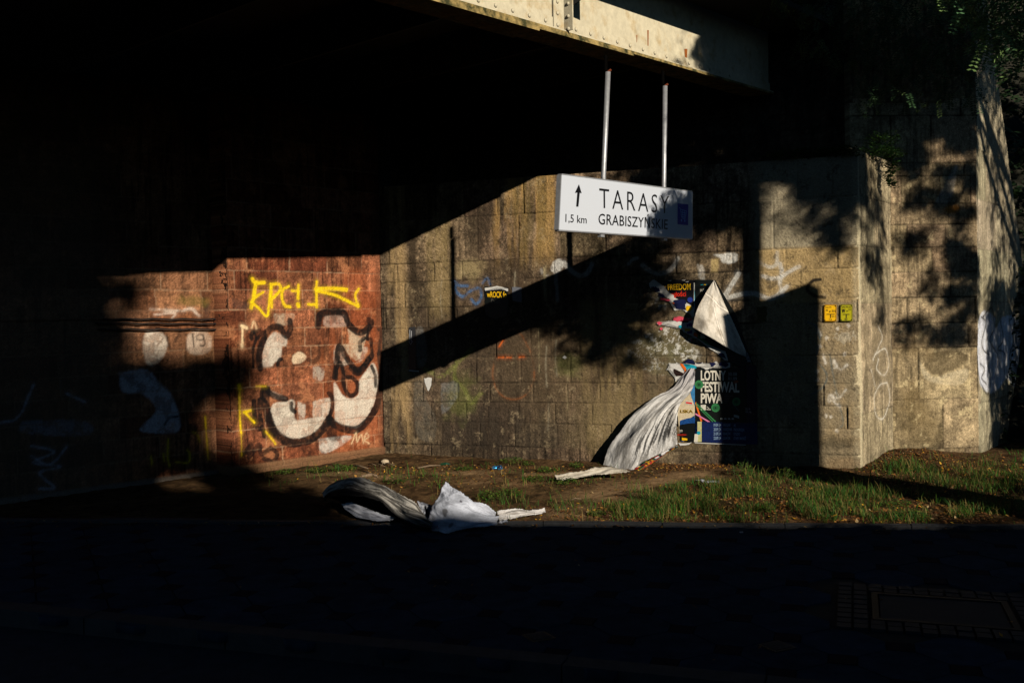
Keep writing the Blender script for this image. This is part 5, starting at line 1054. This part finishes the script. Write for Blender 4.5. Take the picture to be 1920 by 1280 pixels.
def debris():
    M_t = mat('dry_twig', (.22, .15, .09), .9, .3, 30); g = 'dry twigs at the corner'
    T = [((656, 872), (690, 878), .012, 'thick pale twig lying left at the wall corner'), ((690, 870), (705, 872), .006, 'short twig nearest the red wall'), ((783, 877), (826, 872), .010, 'long pale stick under the grey wall'), ((672, 880), (708, 894), .008, 'twig pointing towards the fallen poster'), ((714, 861), (716, 873), .006, 'upright broken twig in the wall corner'), ((722, 868), (740, 872), .007, 'slanting twig right of the corner'), ((700, 868), (722, 874), .005, 'thin twig crossing the others'), ((1070, 937), (1090, 935), .006, 'small stick on the worn path')]
    for i, (a, b, r, lab) in enumerate(T):
        p, q = ground(*a, .03), ground(*b, .04); m = (p+q)/2+A3(random.uniform(-.02, .02), random.uniform(-.02, .02), .012)
        o = MB().tube([p, m, q], [r, r*.9, r*.5], 7).build('twig', M_t, None, True); tag(o, lab, 'twig', g)
    st = ground(722, 865, .05); bm = bmesh.new(); bmesh.ops.create_icosphere(bm, subdivisions=3, radius=.035)
    for v in bm.verts: v.co = Vector((v.co.x*1.3, v.co.y, v.co.z*.8))*(1+.15*random.random())
    me = bpy.data.meshes.new('stone'); bm.to_mesh(me); bm.free(); me.materials.append(cmat((190, 170, 140), .9, .2, 'stone')); o = link(bpy.data.objects.new('stone', me)); o.location = Vector(st); tag(o, 'pale pebble in the corner between red and grey walls', 'stone')
    for i, (a, b) in enumerate((((678, 893), (707, 891)),)):
        p, q = ground(*a, .03), ground(*b, .03); o = MB().tube([p, (p+q)/2+A3(0, 0, .01), q], [.012, .022, .010], 8).build('wood_chunk', M_t); tag(o, 'rotten wood chunk on the soil behind the fallen poster', 'wood')
    # crushed can
    c = ground(932, 877, .04); d = A3(.97, .1, .06); m = MB(); pts = [c+d*.062*t for t in np.linspace(-1, 1, 9)]; m.tube(pts, [.020, .028, .031, .027, .022, .027, .031, .028, .021], 16)
    r = empty('crushed_can', c, 'crushed blue drinks can lying in the weeds under the grey wall', 'can'); m.build('body', mat('blue_can', tuple(s2l((30, 150, 210))), .3, .3, 60, metal=.6, col2=(.02, .02, .05), c2scale=30, c2thr=(.48, .52)), r, True)
    for s in (-1, 1): MB().tube([c+d*.062*s, c+d*.066*s], [.019, .016], 14).build('rim', mat('can_metal', (.5, .5, .5), .3, .1, metal=.9), r)
    c = ground(836, 870, .03); o = MB().tube([c-A3(.06, 0, 0), c+A3(.0, .0, .006), c+A3(.05, .01, 0)], [.014, .018, .008], 10).build('glass_shard', cmat((20, 60, 40), .2, .2, 'green_glass')); tag(o, 'dark green bottle piece under the grey wall', 'bottle')
    for (x, y, s, lab) in ((243, 972, .012, 'tiny white litter speck at the dark pavement edge'), (1390, 997, .014, 'small pale litter piece on the pavement below the dark pillar shadow')):
        c = ground(x, y, .01); o = MB().box(c, A3(s, .2*s, 0), A3(0, s*.6, 0), A3(0, .3*s, .003)).build('litter', WH); tag(o, lab, 'litter')
debris()
# ------------------------------------------------------------------ trees, ivy and what shades the scene
M_tl = mat('locust_leaf', rough=.55, var=.25, scale=6, vcol=True, trans=.15, spec=.25); M_bark = mat('bark', (.08, .06, .045), .95, .3, 14, .6, 30)
def sprays(P, size=.16, pairs=7, seed=1, cols=None, ls=.045, wd=.42, down=.6):
    """pinnate leaves: one rachis with pairs of leaflets at each point"""
    rg = np.random.default_rng(seed); n = len(P); a = rg.uniform(0, 2*pi, n); D = np.stack([np.cos(a), np.sin(a), -down*rg.uniform(.2, 1.6, n)], -1); D /= np.linalg.norm(D, axis=1)[:, None]
    S = np.cross(D, A3(0, 0, 1)+rg.normal(0, .25, (n, 3))); S /= np.linalg.norm(S, axis=1)[:, None]; N_ = np.cross(S, D); V = []; sz = size*rg.uniform(.7, 1.25, n)
    for k in range(pairs):
        for s in (-1, 1):
            t = (k+.5)/pairs; b = P+D*(sz*t)[:, None]-A3(0, 0, 1)*(.18*t*t*sz)[:, None]; dr = S*s+D*.25+N_*rg.normal(0, .3, (n, 1)); L = ls*rg.uniform(.8, 1.15, n)[:, None]; w_ = D*ls*wd*.5
            V.append(np.stack([b, b+dr*L*.5+w_, b+dr*L, b+dr*L*.5-w_], 1))
    V = np.concatenate(V, 1).reshape(-1, 3); m = len(V)//4
    cols = np.array(cols if cols is not None else [s2l((70, 104, 62)), s2l((56, 90, 52)), s2l((84, 116, 64))]); c = cols[rg.integers(len(cols), size=n)]; c = c*rg.uniform(.7, 1.2, (n, 1)); C = np.repeat(c, len(V)//n, 0)
    return V, np.arange(m*4).reshape(m, 4), C
def outside(P, mx=40):
    px, py, w_ = proj_all(P); return (w_ < .3) | (px < -mx) | (px > 1920+mx) | (py < -mx) | (py > 1280+mx)
def proj_all(P):
    d = P-CAM; w_ = d@fwd; ws = np.where(np.abs(w_) < 1e-3, 1e-3, w_); return 960+F*(d@CR)/ws, 640-F*(d@CU)/ws, w_
def poly_pts(pts, n, rg):
    pts = np.array(pts, float); lo, hi = pts.min(0), pts.max(0); out = []
    while len(out) < n:
        p = lo+(hi-lo)*rg.random((n*2, 2)); ins = np.zeros(len(p), bool)
        for k in range(len(pts)):
            x1, y1 = pts[k-1]; x2, y2 = pts[k]
            if y1 == y2: continue
            ins ^= ((y1 > p[:, 1]) != (y2 > p[:, 1])) & (p[:, 0] < (x2-x1)*(p[:, 1]-y1)/(y2-y1)+x1)
        out += list(p[ins])
    return np.array(out[:n])
RWP = (A3(cC[0], cC[1], 0), A3((cD[1]-cC[1]), -(cD[0]-cC[0]), 0)); UWP = (GW.P0-GW.n, GW.n); GWPn = (GW.P0, GW.n); LWP = (A3(*cS, 0), N46); RDP = (A3(*cR, 0), N46); SGP = (SP, NG); GDP = (SP-NG*.15, NG); GRP = (A3(0, 0, 0), A3(0, 0, 1))
WGP = (A3(cD[0], cD[1], 0), A3(.77, -.64, 0)); SDP = (A3(cB[0], cB[1], 0), A3(.785, -.62, 0))
def shade(pts, plane, n, s0, s1, rg, jit=0., gate=0.):
    """crown points along the sunbeams that would light this patch, kept only where the camera does not see them"""
    q = poly_pts(pts, n, rg)
    if gate: g_ = fbm(q[:, 0], q[:, 1], 1/26., 77, 3, .6); q = q[g_+rg.normal(0, .02, len(q)) > gate]; n = len(q)
    H = np.array([hit(x, y, *plane) for x, y in q]); s = rg.uniform(s0, s1, n)[:, None]; P = H+SS*s+rg.normal(0, jit, (n, 3)); return P[outside(P)]
def limb(m, a, b, r0_, r1_, rg, k=6, wob=.12):
    a, b = np.array(a, float), np.array(b, float); pts = [a+(b-a)*t+rg.normal(0, wob*(0 if t in (0, 1) else 1), 3)*np.linalg.norm(b-a)*.15 for t in np.linspace(0, 1, k)]; m.tube(pts, list(np.linspace(r0_, r1_, k)), 8); return pts
def locust():
    rg = np.random.default_rng(21); base = A3(11.5, 6.5, 0); root = empty('locust_tree', base, 'locust tree whose feathery branches hang into the top right corner', 'tree')
    P = []
    PF = []
    def R(pl, n, poly, s=(6.3, 8.0), j=.02):
        if pl is UWP or n >= 900: P.append(shade(poly, pl, n, *s, rg, .03))
        else: PF.append(shade(poly, pl, int(n*3), *s, rg, j, .495))
    # cluster over the middle of the grey wall
    R(GWPn, 110, [(1090, 560), (1075, 500), (1130, 450), (1240, 440), (1240, 470), (1230, 520), (1215, 560), (1215, 600), (1190, 640), (1150, 655), (1100, 640), (1070, 600)])
    R(GWPn, 60, [(1125, 600), (1180, 590), (1190, 650), (1165, 690), (1125, 690)]); R(GWPn, 26, [(1180, 660), (1195, 660), (1192, 720), (1184, 720)])
    R(GWPn, 110, [(1110, 440), (1330, 350), (1420, 380), (1400, 430), (1270, 480), (1150, 520)]); pass
    R(GWPn, 300, [(1090, 330), (1420, 270), (1430, 420), (1290, 440), (1180, 420), (1060, 440)])
    # sign right end and the girder beyond it
    R(SGP, 200, [(1262, 350), (1300, 360), (1300, 450), (1256, 445), (1262, 400), (1250, 385)], (5.0, 7)); R(SGP, 30, [(1246, 385), (1262, 380), (1262, 410), (1246, 412)], (5.0, 7))
    R(GDP, 700, [(1284, 60), (1300, 70), (1460, 110), (1480, 190), (1330, 160), (1262, 130), (1262, 110)], (4.5, 8)); R(GDP, 60, [(1255, 100), (1285, 100), (1280, 140), (1255, 130)], (5, 7))
    R(GDP, 1500, [(1310, 66), (1460, 100), (1490, 195), (1330, 168)], (4.5, 8)); R(GWPn, 900, [(1190, 300), (1400, 285), (1400, 385), (1320, 420), (1230, 370)]); R(GWPn, 150, [(1130, 440), (1260, 430), (1260, 520), (1150, 540)])
    R(GWPn, 900, [(1540, 262), (1640, 262), (1640, 345), (1560, 335)], (5.2, 7)); R(RWP, 320, [(1680, 230), (1835, 230), (1835, 345), (1690, 330)], (5.2, 7.5)); R(RWP, 260, [(1760, 330), (1838, 320), (1838, 660), (1800, 650)], (5.2, 7.5))
    # pilaster and its side
    R(GWPn, 420, [(1430, 300), (1600, 300), (1605, 400), (1610, 465), (1560, 460), (1540, 430), (1470, 420), (1440, 400), (1500, 330)], (5.2, 7.5)); R(GWPn, 1000, [(1400, 255), (1640, 255), (1640, 306), (1560, 316), (1440, 312), (1400, 320)], (5.2, 7.5))
    R(GWPn, 60, [(1560, 440), (1610, 440), (1610, 476), (1570, 470)], (5.2, 7)); 
    R(SDP, 420, [(1610, 300), (1650, 320), (1660, 430), (1655, 560), (1660, 610), (1640, 600), (1622, 500), (1612, 440)], (5.2, 7.5))
    # block wall
    R(RWP, 380, [(1740, 380), (1835, 330), (1835, 640), (1800, 650), (1790, 600), (1725, 530), (1750, 490), (1740, 440)], (5.2, 7.5)); R(RWP, 260, [(1770, 400), (1840, 380), (1840, 520), (1790, 560), (1760, 500)], (5.2, 7.5))
    R(RWP, 150, [(1680, 600), (1790, 560), (1800, 640), (1690, 640)], (5.2, 7.5)); R(RWP, 150, [(1680, 370), (1760, 320), (1835, 330), (1780, 375), (1700, 385)], (5.2, 7.5)); R(RWP, 700, [(1650, 215), (1835, 215), (1835, 300), (1760, 330), (1700, 300), (1660, 300)], (5.2, 8))
    R(RWP, 2400, [(1590, 60), (1835, 60), (1835, 225), (1590, 235)], (5.2, 9)); R(RWP, 50, [(1680, 440), (1730, 420), (1740, 470), (1700, 480)], (5.2, 7))
    R(UWP, 800, [(1180, 120), (1430, 150), (1430, 315), (1180, 315)], (5.5, 9)); R(UWP, 2600, [(1400, -10), (1680, -10), (1680, 285), (1400, 285)], (5.5, 10))
    R(WGP, 900, [(1836, 160), (1905, 170), (1925, 560), (1925, 850), (1865, 850), (1850, 700), (1862, 500), (1850, 300)], (5, 8)); R(WGP, 1500, [(1850, 520), (1925, 520), (1925, 860), (1862, 860)], (5, 8)); R(WGP, 900, [(1836, -10), (1920, -10), (1920, 190), (1836, 170)], (5, 8)); R(WGP, 900, [(1890, 150), (1960, 150), (1960, 860), (1905, 860)], (5, 8))
    # verge dapples on the right
    R(GRP, 260, [(1500, 985), (1920, 960), (1920, 1000), (1500, 1010)], (6, 9)); R(GRP, 90, [(1700, 880), (1900, 900), (1900, 930), (1750, 905)], (6, 9)); R(GRP, 60, [(1150, 930), (1450, 940), (1500, 975), (1200, 975)], (8, 10))
    P = np.vstack(P); PF = np.vstack(PF)
    # the foliage that hangs into the picture
    vis = []
    for (x0, x1, y0, y1, z0, z1, n) in ((1790, 1960, -30, 60, 7.15, 7.75, 110), (1835, 1960, 40, 130, 7.15, 7.75, 80), (1860, 1960, 110, 165, 7.15, 7.75, 30), (1755, 1800, -20, 25, 7.15, 7.7, 16), (1805, 1850, 50, 100, 7.15, 7.7, 12), (1420, 1840, -60, 60, 10.6, 11.6, 420), (1500, 1830, 40, 150, 10.8, 11.6, 260), (1600, 1840, 70, 225, 10.9, 11.7, 260)):
        for _ in range(n):
            x = rg.uniform(x0, x1); y = rg.uniform(y0, y1)-30; vis.append(atYc(x, y, rg.uniform(z0, z1)))
    vis = np.array(vis)
    for s_ in (1.0, 2.0):
        q = vis[:248]+SS*s_; q = q+rg.normal(0, .05, q.shape); P = np.vstack([P, q[outside(q)]])
    V, Fc, C = sprays(P, .20, 6, 5, ls=.065, wd=.75); V3, F3, C3 = sprays(PF, .16, 6, 9, ls=.042, wd=.6); V, Fc, C = np.vstack([V, V3]), np.vstack([Fc, F3+len(V)]), np.vstack([C, C3]); V2, F2, C2 = sprays(vis, .18, 8, 6, ls=.036, wd=.5, down=1.0, cols=[s2l((110, 150, 96)), s2l((92, 134, 84)), s2l((130, 160, 90))])
    k_ = len(V2)//len(vis); C2[248*k_:] = C2[248*k_:]*.35  # rear leaves darkened in colour for deep shade; front ones paler for skylight
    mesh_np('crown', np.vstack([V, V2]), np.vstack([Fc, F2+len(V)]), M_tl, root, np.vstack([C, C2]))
    m = MB(); top = base+A3(-.3, -.5, 6.6); limb(m, base, top, .2, .13, rg)
    ends = [A3(5.6, 5.4, 7.6), A3(5.4, 7.0, 7.2), A3(7.4, 6.6, 7.4), A3(6.0, 4.2, 8.6), A3(5.6, 8.0, 7.0)]
    for e in ends: limb(m, top-A3(0, 0, random.uniform(0, 1.2)), e, .07, .02, rg)
    m.build('trunk', M_bark, root, True)
    m = MB()
    for i in range(26):
        e = vis[rg.integers(len(vis))]; limb(m, e+A3(.4, -.2, .5), e, .006, .002, rg, 4)
    m.build('twigs', M_bark, root)
def atYc(x, y, Y): return hit(x, y, A3(0, Y, 0), A3(0, 1, 0))
locust()
def ivy():
    rg = np.random.default_rng(31); V = []; Fc = []; C = []
    root = empty('ivy', GW.pt(4.4, 3.5, 0), 'dark ivy trailing over the ledge above the grey pilaster', 'plant')
    cols = [tuple(s2l(c)*.6) for c in ((60, 96, 44), (46, 78, 40), (84, 120, 50))]; cs = []
    for i in range(52): t = i/51; cs.append((GW.pt(GW.uz(1440, 290)[0]*(1-t)+(GW.L+.0)*t, 3.50+rg.uniform(0, .08), rg.uniform(-.12, .06)), .11))
    for i in range(22): c = hit(1640+rg.uniform(-12, 42), 268+rg.uniform(-14, 26), A3(0, 11.35, 0), A3(0, 1, 0)); cs.append((c, .11))
    for i in range(16): c = hit(1668+rg.normal()*7, 285+i*4.2, A3(0, 11.5, 0), A3(0, 1, 0)); cs.append((c, .055))
    for c, r in cs:
        v, f, k = leafy(c-A3(0, 0, .05), 34, r, .12, .042, cols, int(rg.integers(1e6))); b = len(V); V += v; Fc += [[q+b for q in x] for x in f]; C += k
    mesh_np('foliage', V, Fc, M_leaf, root, C)
    m = MB(); pts = [c for c, r in cs[:52:3]]; m.tube(pts, .006, 5); m.tube([c for c, r in cs[74::3]], .005, 5); m.build('vines', M_bark, root)
ivy()
def dark_bank():
    # overgrown bank behind the end of the wing wall
    m = MB(); P = [A3(6.2, 13.0, -.1), A3(14, 10.5, -.1), A3(16, 16, 7.5), A3(6.0, 17, 7.5)]
    o = mesh_np('embankment', P, [[0, 1, 2, 3]], mat('bank_soil', (.03, .028, .018), 1, .3, 3)); tag(o, kind='structure')
    rg = np.random.default_rng(41); Q = []
    for _ in range(2600):
        a, b = rg.random(2); p = (P[0]*(1-a)+P[1]*a)*(1-b)+(P[3]*(1-a)+P[2]*a)*b; Q.append(p+A3(rg.normal()*.1, rg.normal()*.1-.15, abs(rg.normal())*.35))
    V, Fc, C = sprays(np.array(Q), .3, 5, 8, cols=[s2l((44, 64, 34)), s2l((36, 52, 30))], ls=.10, wd=.7); root = empty('bush', P[0], 'dark undergrowth on the bank beyond the end of the wing wall', 'bush'); mesh_np('foliage', V, Fc, M_tl, root, C)
    # the added canopy crowns help keep this bank dark
dark_bank()
def blob_tree(name, lab, patches, base, seed, leaf=.17):
    rg = np.random.default_rng(seed); root = empty(name, base, lab, 'tree', 'trees across the street'); P = np.vstack([shade(p, pl, n, s0, s1, rg, .04) for (p, pl, n, s0, s1) in patches])
    V, Fc, C = sprays(P, .26, 4, seed, ls=leaf, wd=.9); mesh_np('crown', V, Fc, M_tl, root, C)
    m = MB(); c = P.mean(0); b = A3(*base); limb(m, b, b+(A3(c[0], c[1], b[2]+c[2]*.6)-b)*.8, .25, .14, rg)
    for i in range(8): limb(m, b+(A3(c[0], c[1], b[2]+c[2]*.6)-b)*.8, P[rg.integers(len(P))], .09, .02, rg)
    m.build('trunk', M_bark, root, True)
LEFT_A = [(-60, 470), (160, 470), (165, 545), (125, 600), (140, 665), (300, 668), (420, 668), (448, 680), (440, 725), (385, 742), (330, 772), (285, 815), (270, 880), (250, 930), (200, 990), (-60, 1000)]
blob_tree('shade_tree', 'broad street tree across the road left of the camera', [(LEFT_A, LWP, 2400, 24, 28), ([(380, 920), (480, 915), (560, 920), (590, 945), (560, 985), (200, 990), (200, 930)], GRP, 700, 20, 24), ([(405, 865), (450, 870), (455, 900), (405, 905)], RDP, 110, 20, 22), ([(60, 500), (270, 500), (240, 660), (60, 660)], LWP, 110, 20, 28), ([(290, 770), (400, 750), (420, 880), (280, 890)], LWP, 50, 20, 24)], tuple((A3(-4, 10.5, 0)+SS*A3(27, 27, 0))[:2])+(0,), 61)
def across():
    # flat roofed building across the street: its roof line is what shades the pavement
    s = 13.0; q = lambda t, h_, back=0.: A3(*( (e0+ED*t-EN*.22+SS*s)[:2]), 0)+A3(0, 0, h_)-EN*back
    H = s*SS[2]; M_b = mat('rendered_facade', (.16, .15, .14), .9, .2, 3, .2, 40); root = empty('building', q(4, 0), 'low flat roofed building across the street behind the camera', 'building')
    MB().prism([q(-10, -.1), q(20, -.1), q(20, -.1, 5), q(-10, -.1, 5)], (0, 0, H-.1)).build('wall', M_b, root); MB().prism([q(-10.2, H, -.02), q(20.2, H, -.02), q(20.2, H, 5.2), q(-10.2, H, 5.2)], (0, 0, .12)).build('roof', M_b, root)
    m = MB(); 
    for k in range(9): m.box(q(-7+k*3, 1.8, -.02), ED*.6, EN*.03, A3(0, 0, .7))
    m.build('windows', mat('window_glass', (.02, .02, .025), .15, .1), root)
across()
def pier():
    # concrete pier with a steel column at the kerb right of the picture
    s = 4.6; Pr = GW.at(1519, 700)+SS*s; Pl0 = GW.at(1345, 700); 
    # follow the beam of the left edge until it meets the pier's face
    n = N46; t = ((Pr-Pl0)@n)/(SS@n); Pl = Pl0+SS*t; top = (GW.at(1519, 529)+SS*s)[2]
    a, b = A3(Pr[0], Pr[1], -.1), A3(Pl[0], Pl[1], -.1); root = empty('bridge_pier', (a+b)/2, 'concrete pier block with a steel column right of the view', 'pier'); M = mat('pier_concrete', (.2, .19, .17), .9, .2, 5, .3, 30)
    MB().prism([a, b, b+n*.28, a+n*.28], (0, 0, top+.1)).build('block', M, root)
    c0 = GW.at(1388, 500); c1 = GW.at(1428, 500); f = lambda p: p+SS*(((Pr-p)@n)/(SS@n)); a, b = f(c0), f(c1); a[2] = b[2] = top; MB().prism([a, b, b+n*.02, a+n*.02], (0, 0, 5.5)).build('column', cmat((60, 60, 58), .7, .2, 'steel_column'), root)
    print('PIER', proj(Pr), proj(Pl), Pr, Pl, top)
pier()

def canopy():
    # unseen crowns added above the low sunbeams to hold back the sky
    rg = np.random.default_rng(77); spots = [(-9, -3), (-3, 3), (4, 5.5), (9, -1), (3, -2), (-4, -8), (10, -8), (3, -10)]
    labs = ('far left behind the camera', 'over the near kerb to the left', 'over the near kerb to the right', 'right of the camera', 'right above the camera', 'left behind the camera', 'right behind the camera', 'straight behind the camera')
    for (x, y), lb in zip(spots, labs):
        n = 1500; X = x+rg.normal(0, 2.6, n); Y = np.minimum(y+rg.normal(0, 2.6, n), 10.2); s = 11.8-Y; Z = 5.6+SS[2]*np.maximum(s, 1.5)+abs(rg.normal(0, 1.1, n))+.3
        P = np.stack([X, Y, Z], -1); P = P[outside(P)]; root = empty('shade_tree', (x, min(y, 1)-1.5, 0), 'tall street tree '+lb, 'tree', 'trees across the street')
        V, Fc, C = sprays(P, .9, 3, int(rg.integers(1e5)), ls=.42, wd=.9); mesh_np('crown', V, Fc, M_opq, root, C)
M_opq = mat('dense_leaf', rough=.7, var=.25, scale=6, vcol=True, spec=.2)
canopy()
